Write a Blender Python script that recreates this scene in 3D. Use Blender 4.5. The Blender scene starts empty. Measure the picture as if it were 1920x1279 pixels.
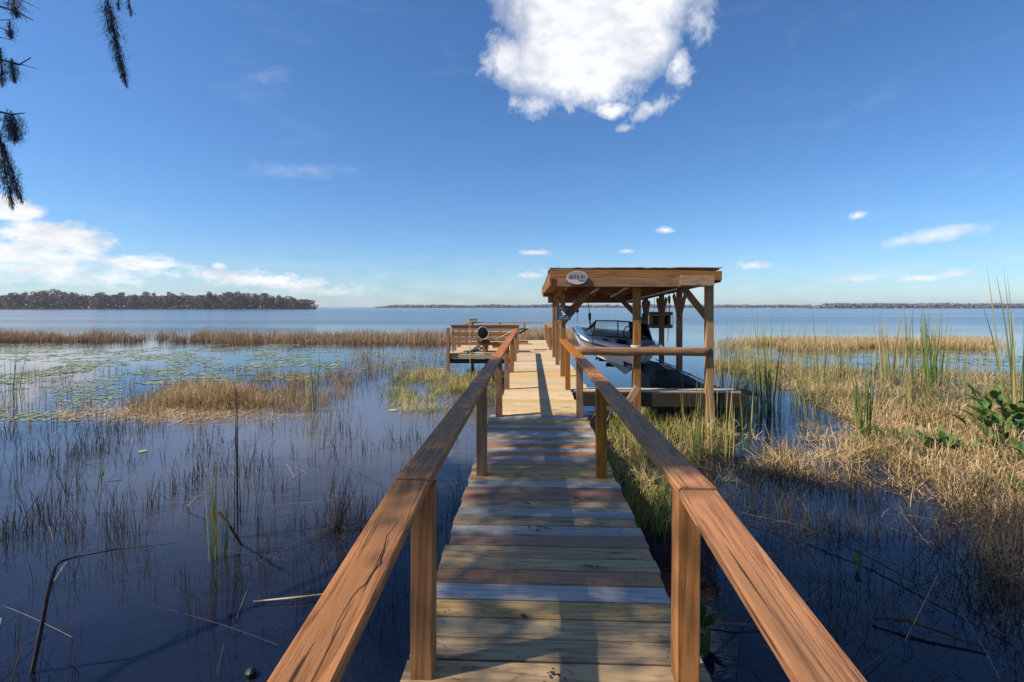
import bpy, math, random
import numpy as np
from mathutils import Vector, Matrix, noise as mnoise

random.seed(7)
rng = np.random.default_rng(7)
S = bpy.context.scene
COL = S.collection
R = math.radians

# ------------------------------------------------------------------ camera, sky, sun, exposure
F = 920.0                      # focal length in photograph pixels (1920 wide)
YAW = math.atan(36.0 / F)
CY, SY = math.cos(YAW), math.sin(YAW)
CAMZ, HOR = 2.2, 576.0
cam_d = bpy.data.cameras.new('camera'); cam = bpy.data.objects.new('camera', cam_d); COL.objects.link(cam)
cam.location = (0, 0, CAMZ); cam.rotation_euler = (R(90), 0, YAW)
cam_d.sensor_width = 36.0; cam_d.lens = F / 1920 * 36
cam_d.shift_y = -(639.5 - HOR) / 1920
cam_d.clip_start = .05; cam_d.clip_end = 30000
S.camera = cam
S.view_settings.view_transform = 'Standard'; S.view_settings.look = 'None'
S.view_settings.gamma = 1; S.view_settings.use_curve_mapping = False
S.view_settings.exposure = 0.50
S.cycles.max_bounces = 6; S.cycles.transparent_max_bounces = 12

SUNV = Vector((-.87, -.30, 1.0)).normalized()       # towards the sun
sun_el = math.asin(SUNV.z); sun_az = math.atan2(SUNV.x, SUNV.y)
sd = bpy.data.lights.new('sun', 'SUN'); sd.energy = 4.8; sd.angle = R(.6); sd.color = (1, .92, .80)
so = bpy.data.objects.new('sun', sd); COL.objects.link(so)
so.rotation_euler = SUNV.to_track_quat('Z', 'Y').to_euler()

class NT:
    """small helper round a node tree"""
    def __init__(s, tree): s.t = tree
    def n(s, typ, **kw):
        nd = s.t.nodes.new(typ)
        for k, v in kw.items():
            if k == 'inp':
                for kk, vv in v.items():
                    if isinstance(vv, bpy.types.NodeSocket): s.t.links.new(vv, nd.inputs[kk])
                    else: nd.inputs[kk].default_value = vv
            else: setattr(nd, k, v)
        return nd
    def m(s, op, a, b=None, c=None, clamp=False):
        nd = s.t.nodes.new('ShaderNodeMath'); nd.operation = op; nd.use_clamp = clamp
        for i, v in enumerate((a, b, c)):
            if v is None: continue
            if isinstance(v, bpy.types.NodeSocket): s.t.links.new(v, nd.inputs[i])
            else: nd.inputs[i].default_value = v
        return nd.outputs[0]
    def ramp(s, fac, stops):
        nd = s.t.nodes.new('ShaderNodeValToRGB'); s.t.links.new(fac, nd.inputs[0])
        el = nd.color_ramp.elements
        while len(el) < len(stops): el.new(.5)
        for e, (p, c) in zip(el, stops):
            e.position = p; e.color = (*c, 1) if len(c) == 3 else c
        return nd.outputs[0]
    def mix(s, fac, a, b, mode='MIX'):
        nd = s.t.nodes.new('ShaderNodeMix'); nd.data_type = 'RGBA'; nd.blend_type = mode
        for sock, v in ((nd.inputs[0], fac), (nd.inputs[6], a), (nd.inputs[7], b)):
            if isinstance(v, bpy.types.NodeSocket): s.t.links.new(v, sock)
            elif isinstance(v, (int, float)): sock.default_value = v
            else: sock.default_value = (*v, 1)
        return nd.outputs[2]
    def link(s, a, b): s.t.links.new(a, b)

def g(v): return (v, v, v)

# ---- world: physical sky with procedural clouds placed by direction
W = bpy.data.worlds.new('World'); S.world = W; W.use_nodes = True
w = NT(W.node_tree); W.node_tree.nodes.clear()
out = w.n('ShaderNodeOutputWorld'); bg = w.n('ShaderNodeBackground', inp={'Strength': .105})
w.link(bg.outputs[0], out.inputs[0])
sky = w.n('ShaderNodeTexSky', sky_type='NISHITA', sun_disc=False)
sky.sun_elevation = sun_el; sky.sun_rotation = sun_az
sky.altitude = 10; sky.air_density = 1.0; sky.dust_density = 0.35; sky.ozone_density = 3.2
wb = w.mix(1.0, sky.outputs[0], (.74, .965, 1.21), 'MULTIPLY')      # the photograph's cool white balance
hsv = w.n('ShaderNodeHueSaturation', inp={'Saturation': 1.05, 'Value': .82, 'Color': wb})
tc = w.n('ShaderNodeTexCoord')
sx = w.n('ShaderNodeSeparateXYZ', inp={0: tc.outputs['Generated']})
az = w.m('ARCTAN2', sx.outputs[0], sx.outputs[1]); el = w.m('ARCSINE', sx.outputs[2])
def dirof(px, py):
    x, d, v = (px - 960) / F, 1.0, (HOR - py) / F
    X = x * CY - d * SY; Y = x * SY + d * CY
    return math.atan2(X, Y), math.atan2(v, math.hypot(X, Y))
cvec = w.n('ShaderNodeCombineXYZ', inp={0: az, 1: el, 2: 0.3})
def wnoise(scale, detail=7, rough=.55, off=(0, 0, 0), sc=(1, 1, 1), dist=0.0):
    mp = w.n('ShaderNodeMapping', inp={'Vector': cvec.outputs[0], 'Location': off, 'Scale': sc})
    return w.n('ShaderNodeTexNoise', inp={'Vector': mp.outputs[0], 'Scale': scale, 'Detail': detail, 'Roughness': rough, 'Distortion': dist}).outputs[0]
n_big = wnoise(9, 9, .6, dist=.3); n_fine = wnoise(34, 6, .6)
nz = w.m('ADD', w.m('MULTIPLY', w.m('SUBTRACT', n_big, .5), 2.2), w.m('MULTIPLY', w.m('SUBTRACT', n_fine, .5), .75))
n_small = w.m('ADD', w.m('MULTIPLY', w.m('SUBTRACT', wnoise(30, 6, .6, off=(3, 1, 0), sc=(1, 2, 1)), .5), 2.6), w.m('MULTIPLY', w.m('SUBTRACT', wnoise(90, 4, .6, sc=(1, 2, 1)), .5), 1.0))
n_puff = w.m('ADD', w.m('MULTIPLY', w.m('SUBTRACT', wnoise(20, 8, .62, off=(2, 2, 0), dist=.5), .5), 2.8), w.m('MULTIPLY', w.m('SUBTRACT', wnoise(75, 5, .65), .5), 1.3))
def blob(px, py, rx, ry, k=1.6, nzz=None, amp=1.0, tilt=0.0):
    a0, e0 = dirof(px, py); ra = rx / F * math.cos(math.atan((px-960)/F))**2; re = ry / F * math.cos(e0)**2
    da = w.m('SUBTRACT', az, a0); de = w.m('SUBTRACT', el, e0)
    if tilt: de = w.m('SUBTRACT', de, w.m('MULTIPLY', da, tilt))
    u = w.m('DIVIDE', da, ra); v = w.m('DIVIDE', de, re)
    d = w.m('SQRT', w.m('ADD', w.m('MULTIPLY', u, u), w.m('MULTIPLY', v, v)))
    return w.m('MULTIPLY', w.m('ADD', w.m('SUBTRACT', 1.0, d), w.m('MULTIPLY', nzz or nz, amp)), k)
blobs = [blob(1125, -10, 225, 130, 2.6, amp=.34), blob(1085, 118, 170, 85, 2.2, amp=.4), blob(955, 110, 60, 55, 1.5, n_puff, .45), blob(1110, 150, 120, 60, 1.4, n_puff, .5),
         blob(1275, 125, 30, 44, 1.0, n_puff, .7), blob(1190, 80, 95, 75, 1.8, amp=.4), blob(1222, 204, 58, 20, 1.0, n_puff, .8, .3), blob(1146, 208, 32, 20, 1.5, n_puff, .7), blob(1170, 240, 22, 9, .8, n_puff, .7), blob(1000, 195, 55, 30, .8, n_puff, .8), blob(1310, 30, 40, 60, .8, n_puff, .8),
         blob(25, 393, 65, 20, 2.2, n_small, .4), blob(110, 448, 135, 28, 2.0, n_small, .5, -.05), blob(40, 478, 240, 24, 1.3, n_small, .55),
         blob(270, 494, 85, 15, 1.6, n_small, .6), blob(480, 524, 210, 17, 1.2, n_small, .85, -.07), blob(600, 546, 150, 10, .7, n_small, .8), blob(90, 505, 260, 24, .9, n_small, .7), blob(160, 520, 190, 16, .9, n_small, 1.0), blob(410, 500, 20, 7, 1.6, n_small, .6),
         blob(1755, 441, 120, 13, .9, n_small, .5, .12), blob(1608, 405, 22, 7, 1.0, n_small, .8), blob(1248, 431, 22, 7, 1.0, n_small, .8),
         blob(1006, 473, 34, 6, 1.0, n_small, .8), blob(1412, 497, 45, 9, .9, n_small, .9), blob(1000, 515, 34, 10, .9, n_small, .9),
         blob(1600, 522, 70, 9, .8, n_small, 1.0), blob(1800, 512, 50, 8, .9, n_small, .9), blob(1720, 521, 60, 7, .8, n_small, 1.0), blob(1175, 471, 18, 5, .9, n_small, .8), blob(560, 320, 130, 16, .13, n_small, .9, .1), blob(500, 145, 60, 18, .12, n_small, .8, .3)]
cm = blobs[0]
for b in blobs[1:]: cm = w.m('SMOOTH_MAX', cm, b, .12)
cm = w.m('MULTIPLY', cm, 1.0, clamp=True)
# scattered small cumulus everywhere else, low over the horizon, and faint wisps
behind = w.m('GREATER_THAN', w.m('ABSOLUTE', az), .95)
nb = wnoise(5.5, 8, .6, off=(1, 7, 0), sc=(1, 1.6, 1))
cb = w.m('MULTIPLY', w.m('MULTIPLY', w.m('SUBTRACT', nb, .60), 7, clamp=True), behind)
cm = w.m('MAXIMUM', cm, cb)
wisp = wnoise(4.5, 8, .62, off=(2.3, .4, 0), sc=(1, 3.2, 1), dist=.8)
wm = w.m('MULTIPLY', w.m('SUBTRACT', wisp, .57), .3, clamp=True)
low = w.n('ShaderNodeMapRange', inp={0: el, 1: .0, 2: .13, 3: .35, 4: 0.0}).outputs[0]
hazy = wnoise(14, 6, .6, off=(5, 5, 0), sc=(1, 4, 1))
lowm = w.m('MULTIPLY', low, w.m('MULTIPLY', w.m('SUBTRACT', hazy, .35), 2.6, clamp=True))
cmw = w.m('MAXIMUM', cm, w.m('MAXIMUM', wm, lowm))
up = w.m('GREATER_THAN', el, 0.0)
cmw = w.m('MULTIPLY', w.m('SMOOTH_MIN', cmw, .97, .1), up)
shade = wnoise(7, 5, .5, off=(.4, -.1, 0))
shade2 = wnoise(26, 5, .5, off=(.4, .02, 0), sc=(1, 2.2, 1))
cc = w.ramp(w.m('ADD', w.m('MULTIPLY', shade, .6), w.m('MULTIPLY', shade2, .4)), [(.38, (5.1, 5.3, 5.8)), (.54, (6.9, 7.0, 7.2))])
w.link(w.mix(cmw, hsv.outputs[0], cc), bg.inputs[0])

# ------------------------------------------------------------------ helpers
def W3(px, py, z=0.0):
    """ground point of plane z seen at photo pixel px,py (used only to lay things out in the world)"""
    d = F * (CAMZ - z) / (py - HOR); x = (px - 960) / F * d
    return Vector((x * CY - d * SY, x * SY + d * CY, z))
def atY(px, py, Y):
    a = (px - 960) / F
    X = Y * (a * CY - SY) / (CY + a * SY); d = -X * SY + Y * CY
    return Vector((X, Y, CAMZ - (py - HOR) / F * d))
def atD(px, py, d):
    x = (px - 960) / F * d
    return Vector((x * CY - d * SY, x * SY + d * CY, CAMZ - (py - HOR) / F * d))
def tag(o, label=None, cat=None, group=None, kind=None):
    if label: o['label'] = label
    if cat: o['category'] = cat
    if group: o['group'] = group
    if kind: o['kind'] = kind
    return o
def thing(name, loc, label, cat, group=None):
    o = bpy.data.objects.new(name, None); o.location = loc; o.empty_display_size = .2
    COL.objects.link(o); return tag(o, label, cat, group)
def base(o):
    """world location of an (unrotated) chain of parents"""
    v = Vector((0, 0, 0))
    while o is not None: v += o.location; o = o.parent
    return v
def link(name, me, parent=None, M=None, mat=None):
    o = bpy.data.objects.new(name, me); COL.objects.link(o)
    M = M or Matrix.Identity(4)
    if parent is not None:
        o.parent = parent; M = Matrix.Translation(-base(parent)) @ M
    o.matrix_basis = M
    if mat is not None:
        if len(me.materials) == 0: me.materials.append(mat)
        if me.materials[0] is not mat:
            o.material_slots[0].link = 'OBJECT'; o.material_slots[0].material = mat
    return o
def pymesh(name, vs, fs, smooth=False):
    me = bpy.data.meshes.new(name); me.from_pydata([tuple(v) for v in vs], [], fs); me.update()
    if smooth: me.polygons.foreach_set('use_smooth', [True] * len(me.polygons))
    return me
class MB:
    def __init__(s): s.v = []; s.f = []
    def box(s, c, d, M=None, bev=0.0):
        c = Vector(c); h = [x / 2 for x in d]; n = len(s.v)
        for sx_ in (-1, 1):
            for sy_ in (-1, 1):
                for sz_ in (-1, 1):
                    p = c + Vector((sx_ * h[0], sy_ * h[1], sz_ * h[2])); s.v.append(M @ p if M else p)
        s.f += [tuple(n + i for i in q) for q in ((0, 1, 3, 2), (4, 6, 7, 5), (0, 4, 5, 1), (2, 3, 7, 6), (0, 2, 6, 4), (1, 5, 7, 3))]
    def tube(s, pts, rad, k=8, caps=True):
        pts = [Vector(p) for p in pts]; n0 = len(s.v)
        rads = rad if isinstance(rad, (list, tuple)) else [rad] * len(pts)
        ref = None
        for i, p in enumerate(pts):
            t = (pts[min(i + 1, len(pts) - 1)] - pts[max(i - 1, 0)]).normalized()
            if ref is None: ref = t.orthogonal().normalized()
            ref = (ref - t * ref.dot(t)).normalized(); b = t.cross(ref)
            for j in range(k):
                a = 2 * math.pi * j / k
                s.v.append(p + (ref * math.cos(a) + b * math.sin(a)) * rads[i])
        for i in range(len(pts) - 1):
            for j in range(k):
                a = n0 + i * k + j; b_ = n0 + i * k + (j + 1) % k
                s.f.append((a, b_, b_ + k, a + k))
        if caps:
            s.f.append(tuple(n0 + j for j in reversed(range(k)))); s.f.append(tuple(n0 + (len(pts) - 1) * k + j for j in range(k)))
    def grid(s, rows, close=False):
        n0 = len(s.v); m = len(rows[0])
        for r in rows: s.v += [Vector(p) for p in r]
        for i in range(len(rows) - 1):
            for j in range(m if close else m - 1):
                a = n0 + i * m + j; b = n0 + i * m + (j + 1) % m
                s.f.append((a, b, b + m, a + m))
    def build(s, name, mat, parent=None, smooth=False, solid=0.0):
        b = base(parent) if parent is not None else Vector((0, 0, 0))
        me = pymesh(name, s.v, s.f, smooth)
        o = link(name, me, parent, None, mat)
        return o

# ------------------------------------------------------------------ materials
def mat_new(name):
    m = bpy.data.materials.new(name); m.use_nodes = True; t = NT(m.node_tree)
    return m, t, m.node_tree.nodes['Principled BSDF']
def plain(name, col, rough=.6, metal=0.0, var=.12, scale=18, spec=.5):
    m, t, p = mat_new(name)
    tc = t.n('ShaderNodeTexCoord')
    nz = t.n('ShaderNodeTexNoise', inp={'Vector': tc.outputs['Object'], 'Scale': scale, 'Detail': 5}).outputs[0]
    c = t.mix(nz, tuple(x * (1 - var * 2) for x in col), tuple(min(1, x * (1 + var * 2)) for x in col))
    t.link(c, p.inputs['Base Color']); p.inputs['Roughness'].default_value = rough; p.inputs['Metallic'].default_value = metal
    p.inputs['Specular IOR Level'].default_value = spec
    return m
def wood(name, light, dark, grain=1.0, bump=.35, rough=.75, stain=None, stain_amt=.5, crack=.5, vary=.16):
    """timber: long axis is local X. Rings, fine grain, knots, checks and patchy weathering; each piece offset at random"""
    m, t, p = mat_new(name)
    tc = t.n('ShaderNodeTexCoord'); oi = t.n('ShaderNodeObjectInfo')
    rnd = oi.outputs['Random']
    off = t.n('ShaderNodeCombineXYZ', inp={0: t.m('MULTIPLY', rnd, 57.0), 1: t.m('MULTIPLY', rnd, 13.7), 2: t.m('MULTIPLY', rnd, 31.1)})
    v = t.n('ShaderNodeVectorMath', operation='ADD', inp={0: tc.outputs['Object'], 1: off.outputs[0]}).outputs[0]
    def nz(sc, detail, scale=1.0, rough=.6, dist=0.0):
        mp = t.n('ShaderNodeMapping', inp={'Vector': v, 'Scale': sc})
        return t.n('ShaderNodeTexNoise', inp={'Vector': mp.outputs[0], 'Scale': scale, 'Detail': detail, 'Roughness': rough, 'Distortion': dist}).outputs[0]
    # knots warp the grain
    mk = t.n('ShaderNodeMapping', inp={'Vector': v, 'Scale': (2.2, 7.5, 7.5)})
    vor = t.n('ShaderNodeTexVoronoi', inp={'Vector': mk.outputs[0], 'Scale': 1.0, 'Randomness': 1.0})
    kd = vor.outputs['Distance']
    knot = t.n('ShaderNodeMapRange', inp={0: kd, 1: .05, 2: .16, 3: 1.0, 4: 0.0}).outputs[0]
    keep = t.m('GREATER_THAN', t.n('ShaderNodeSeparateColor', inp={0: vor.outputs['Color']}).outputs[0], .72)
    knot = t.m('MULTIPLY', knot, keep)
    rings = nz((.9 * grain, 11 * grain, 11 * grain), 3, 1, .5, .6)
    rr = t.m('FRACT', t.m('ADD', t.m('MULTIPLY', rings, 7.0), t.m('MULTIPLY', knot, 1.2)))
    rr = t.m('ABSOLUTE', t.m('SUBTRACT', rr, .5))
    fine = nz((7 * grain, 150 * grain, 150 * grain), 5, 1, .75)
    gr = t.m('ADD', t.m('MULTIPLY', rr, .9), t.m('MULTIPLY', fine, .75))
    c = t.ramp(gr, [(.26, tuple(x * .85 for x in dark)), (.40, tuple(x * .6 + y_ * .4 for x, y_ in zip(dark, light))), (.68, light)])
    patch = nz((1.3, 5, 5), 5, 1, .65)
    c = t.mix(t.m('MULTIPLY', t.m('SUBTRACT', patch, .42), 2.2, clamp=True), c, t.mix(.55, c, tuple(x * .72 for x in light)))
    if stain:
        sp = nz((2.4, 9, 9), 8, 1, .72)
        c = t.mix(t.m('MULTIPLY', t.m('MULTIPLY', t.m('SUBTRACT', sp, .56), 9, clamp=True), stain_amt), c, stain)
    c = t.mix(t.m('MULTIPLY', knot, .75), c, tuple(x * .35 for x in dark))
    ck = nz((1.5, 60, 60), 5, 1, .6, .3)
    ckm = t.m('MULTIPLY', t.m('SUBTRACT', ck, .655), 16, clamp=True)
    c = t.mix(t.m('MULTIPLY', ckm, crack), c, tuple(x * .22 for x in dark))
    hs = t.n('ShaderNodeHueSaturation', inp={'Value': t.m('ADD', t.m('MULTIPLY', rnd, vary * 2), 1 - vary), 'Saturation': t.m('ADD', t.m('MULTIPLY', t.m('FRACT', t.m('MULTIPLY', rnd, 7.3)), .3), .85), 'Color': c})
    t.link(hs.outputs[0], p.inputs['Base Color'])
    t.link(t.m('ADD', t.m('MULTIPLY', fine, .25), rough - .12), p.inputs['Roughness'])
    p.inputs['Specular IOR Level'].default_value = .3
    hgt = t.m('SUBTRACT', t.m('ADD', t.m('MULTIPLY', rr, .5), t.m('MULTIPLY', fine, .9)), t.m('MULTIPLY', ckm, 1.6))
    b = t.n('ShaderNodeBump', inp={'Strength': bump, 'Distance': .004, 'Height': hgt})
    t.link(b.outputs[0], p.inputs['Normal'])
    return m

M_GREY = wood('weathered_grey_board', (.37, .335, .295), (.19, .168, .145), stain=(.14, .13, .12), stain_amt=.35)
M_TAN = wood('tan_treated_board', (.45, .295, .14), (.19, .118, .052), stain=(.06, .045, .03), stain_amt=.8, crack=.9)
M_MOSSY = wood('mildewed_board', (.36, .235, .11), (.14, .09, .042), stain=(.04, .038, .022), stain_amt=.9, crack=.9)
M_BROWN = wood('red_brown_stained_board', (.40, .19, .095), (.20, .09, .045), stain=(.13, .09, .07), stain_amt=.4)
M_YEL = wood('yellow_pine_board', (.56, .39, .20), (.38, .25, .115), stain=(.33, .26, .17), stain_amt=.4)
M_YGREY = wood('sun_greyed_pine_board', (.50, .41, .31), (.34, .27, .19), stain=(.3, .26, .2), stain_amt=.4)
M_CAP = wood('brown_stained_rail', (.41, .172, .060), (.13, .047, .017), grain=1.0, bump=.9, rough=.62, crack=.9, vary=.05, stain=(.20, .10, .06), stain_amt=.55)
M_POST = wood('stained_post_wood', (.34, .15, .052), (.14, .055, .018), bump=.5, rough=.7, crack=.6, vary=.1, stain=(.15, .09, .05), stain_amt=.4)
M_SHED = wood('shelter_timber', (.30, .148, .064), (.14, .064, .026), grain=.7, bump=.5, crack=.6, vary=.14, stain=(.12, .075, .045), stain_amt=.5)
M_SHEDL = wood('pale_worn_timber', (.38, .225, .11), (.21, .115, .052), grain=.7, bump=.5, crack=.6, vary=.14, stain=(.2, .12, .06), stain_amt=.5)
M_BENCH = wood('bench_timber', (.36, .185, .085), (.18, .088, .038), grain=.8, bump=.4, crack=.5)
M_UNDER = wood('wet_dark_timber', (.05, .035, .022), (.018, .013, .009), grain=.7, bump=.5, stain=(.04, .05, .025), stain_amt=.6)
M_SHEET = plain('roof_sheet', (.38, .38, .36), .7, var=.3, scale=4)
M_BLACK = plain('black_plastic', (.012, .013, .015), .45, var=.3)
M_DARKG = plain('charcoal_plastic', (.045, .047, .052), .5, var=.3, scale=5)
M_STEEL = plain('galvanised_steel', (.42, .43, .44), .4, .8)
M_ALU = plain('pale_tube_metal', (.45, .42, .37), .45, .3)
M_BARK = plain('bark', (.12, .095, .075), .9, var=.4, scale=9)
M_GEL = plain('white_gelcoat', (.86, .86, .85), .22, var=.03)
M_GELB = plain('ivory_hull_bottom', (.72, .69, .58), .35, var=.08, scale=5)
M_STRIPE = plain('dark_hull_stripe', (.03, .03, .06), .3)
M_VINYL = plain('grey_boat_vinyl', (.30, .28, .29), .6)
M_VINYLL = plain('pale_boat_vinyl', (.48, .46, .45), .6)

def glass_mat():
    m, t, p = mat_new('tinted_windshield_glass')
    o = m.node_tree.nodes['Material Output']
    tr = t.n('ShaderNodeBsdfTransparent', inp={'Color': (.93, .97, .97, 1)}); gl = t.n('ShaderNodeBsdfGlossy', inp={'Roughness': .03, 'Color': (.9, .95, 1, 1)})
    fr = t.n('ShaderNodeFresnel', inp={'IOR': 1.5})
    mx = t.n('ShaderNodeMixShader', inp={0: t.m('ADD', fr.outputs[0], .03)}); t.link(tr.outputs[0], mx.inputs[1]); t.link(gl.outputs[0], mx.inputs[2])
    t.link(mx.outputs[0], o.inputs[0]); return m
M_GLASS = glass_mat()

def blade_mat(name, stops, rough=.75, transl=.15):
    m, t, p = mat_new(name)
    at = t.n('ShaderNodeAttribute', attribute_name='tint')
    c = t.ramp(at.outputs['Fac'], stops)
    t.link(c, p.inputs['Base Color']); p.inputs['Roughness'].default_value = rough; p.inputs['Specular IOR Level'].default_value = .25
    o = m.node_tree.nodes['Material Output']
    tl = t.n('ShaderNodeBsdfTranslucent'); t.link(c, tl.inputs[0])
    mx = t.n('ShaderNodeMixShader', inp={0: transl}); t.link(p.outputs[0], mx.inputs[1]); t.link(tl.outputs[0], mx.inputs[2])
    t.link(mx.outputs[0], o.inputs[0]); return m
B_DEAD = blade_mat('dead_reed', [(0, (.20, .12, .055)), (.4, (.40, .26, .12)), (.8, (.60, .43, .23)), (1, (.70, .56, .36))])
B_BAND = blade_mat('brown_far_reed', [(0, (.20, .12, .07)), (.5, (.38, .24, .13)), (1, (.56, .40, .24))])
B_MAT = blade_mat('straw_mat', [(0, (.08, .085, .025)), (.22, (.25, .195, .07)), (.5, (.46, .31, .145)), (.8, (.61, .435, .235)), (1, (.70, .53, .33))])
B_YG = blade_mat('yellow_green_reed', [(0, (.07, .09, .02)), (.35, (.22, .23, .045)), (.7, (.46, .38, .12)), (1, (.62, .50, .24))])
B_DARK = blade_mat('dark_wet_stem', [(0, (.018, .015, .012)), (.6, (.05, .042, .03)), (1, (.16, .12, .08))], transl=0)
B_GREEN = blade_mat('green_cattail_leaf', [(0, (.05, .10, .022)), (.45, (.11, .18, .04)), (.7, (.28, .27, .08)), (1, (.52, .38, .2))], transl=.25)
B_LEAF = blade_mat('broad_leaf', [(0, (.025, .06, .012)), (.5, (.06, .12, .022)), (1, (.16, .26, .05))], rough=.45, transl=.25)
B_PAD = blade_mat('lily_pad', [(0, (.10, .13, .05)), (.5, (.22, .26, .12)), (1, (.42, .40, .26))], rough=.5, transl=.05)
B_MOSS = blade_mat('spanish_moss_strand', [(0, (.035, .028, .034)), (.6, (.085, .066, .078)), (1, (.15, .12, .14))], transl=.2)
B_TREE = blade_mat('shade_leaf', [(0, (.04, .07, .02)), (1, (.09, .13, .035))], transl=.1)
B_CROWN = blade_mat('bare_cypress_crown', [(0, (.10, .075, .06)), (.5, (.19, .14, .105)), (1, (.29, .22, .17))], transl=0)
B_CROWNG = blade_mat('olive_tree_crown', [(0, (.05, .055, .025)), (.5, (.10, .11, .045)), (1, (.16, .16, .08))], transl=0)
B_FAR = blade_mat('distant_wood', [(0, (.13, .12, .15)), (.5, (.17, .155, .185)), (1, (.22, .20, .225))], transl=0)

def ctint(arr):    # variation along and between blades
    return np.clip(arr, 0, 1)
def blades(name, base_, h, width, th0, bend, kink=0.0, segs=3, mat=None, tint=None, parent=None, az_=None, tube=False, taper=.85, zmin=None, kpos=.5):
    """many thin leaves or stems as one mesh. base_ (N,3); h,width,th0,bend arrays or scalars (angles from vertical)"""
    N = len(base_); f = lambda a: np.broadcast_to(np.asarray(a, dtype=float), (N,)).copy()
    h, width, th0, bend, kink = f(h), f(width), f(th0), f(bend), f(kink)
    az = rng.uniform(0, 2 * np.pi, N) if az_ is None else f(az_)
    d = np.stack([np.cos(az), np.sin(az)], 1)
    kk = f(kpos) + rng.uniform(-.2, .2, N)
    P = np.zeros((N, segs + 1, 3)); P[:, 0] = base_
    for i in range(segs):
        t = (i + .5) / segs
        th = th0 + bend * t + kink * (t > kk)
        st = h / segs
        P[:, i + 1, :2] = P[:, i, :2] + d * (np.sin(th) * st)[:, None]
        P[:, i + 1, 2] = P[:, i, 2] + np.cos(th) * st
    if zmin is not None: P[:, :, 2] = np.maximum(P[:, :, 2], zmin + rng.uniform(0, .02, (N, 1)))
    k = 3 if tube else 2
    wa = rng.uniform(0, 2 * np.pi, N)
    V = np.zeros((N, segs + 1, k, 3))
    for i in range(segs + 1):
        t = i / segs; ww = width * (1 - taper * t ** 2.2) * .5
        for j in range(k):
            a = wa + (2 * np.pi * j / 3 if tube else np.pi * j)
            V[:, i, j, 0] = P[:, i, 0] + np.cos(a) * ww
            V[:, i, j, 1] = P[:, i, 1] + np.sin(a) * ww
            V[:, i, j, 2] = P[:, i, 2]
    nv = (segs + 1) * k
    idx = np.arange(N)[:, None] * nv
    faces = []
    for i in range(segs):
        for j in range(k if tube else 1):
            a = i * k + j; b = i * k + (j + 1) % k
            faces.append(idx + np.array([[a, b, b + k, a + k]]))
    Fc = np.stack(faces, 1).reshape(-1, 4)
    tn = rng.uniform(0, 1, N) if tint is None else f(tint) + rng.normal(0, .13, N)
    tv = np.repeat(ctint(tn)[:, None], nv, 1)
    tt = np.repeat(np.arange(segs + 1) / segs, k)[None, :]
    tv = ctint(tv + (tt - .4) * .25)
    return npmesh(name, V.reshape(-1, 3), Fc, tv.reshape(-1), mat, parent)
def npmesh(name, V, Fc, tv, mat, parent=None, me_only=False):
    me = bpy.data.meshes.new(name); nF, k = Fc.shape
    me.vertices.add(len(V)); me.vertices.foreach_set('co', np.ascontiguousarray(V, dtype=np.float32).ravel())
    me.loops.add(nF * k); me.loops.foreach_set('vertex_index', Fc.astype(np.int32).ravel())
    me.polygons.add(nF); me.polygons.foreach_set('loop_start', np.arange(0, nF * k, k, dtype=np.int32))
    me.update(calc_edges=True)
    at = me.attributes.new('tint', 'FLOAT', 'POINT'); at.data.foreach_set('value', tv.astype(np.float32))
    me.materials.append(mat)
    if me_only: return me
    return link(name, me, parent)

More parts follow.
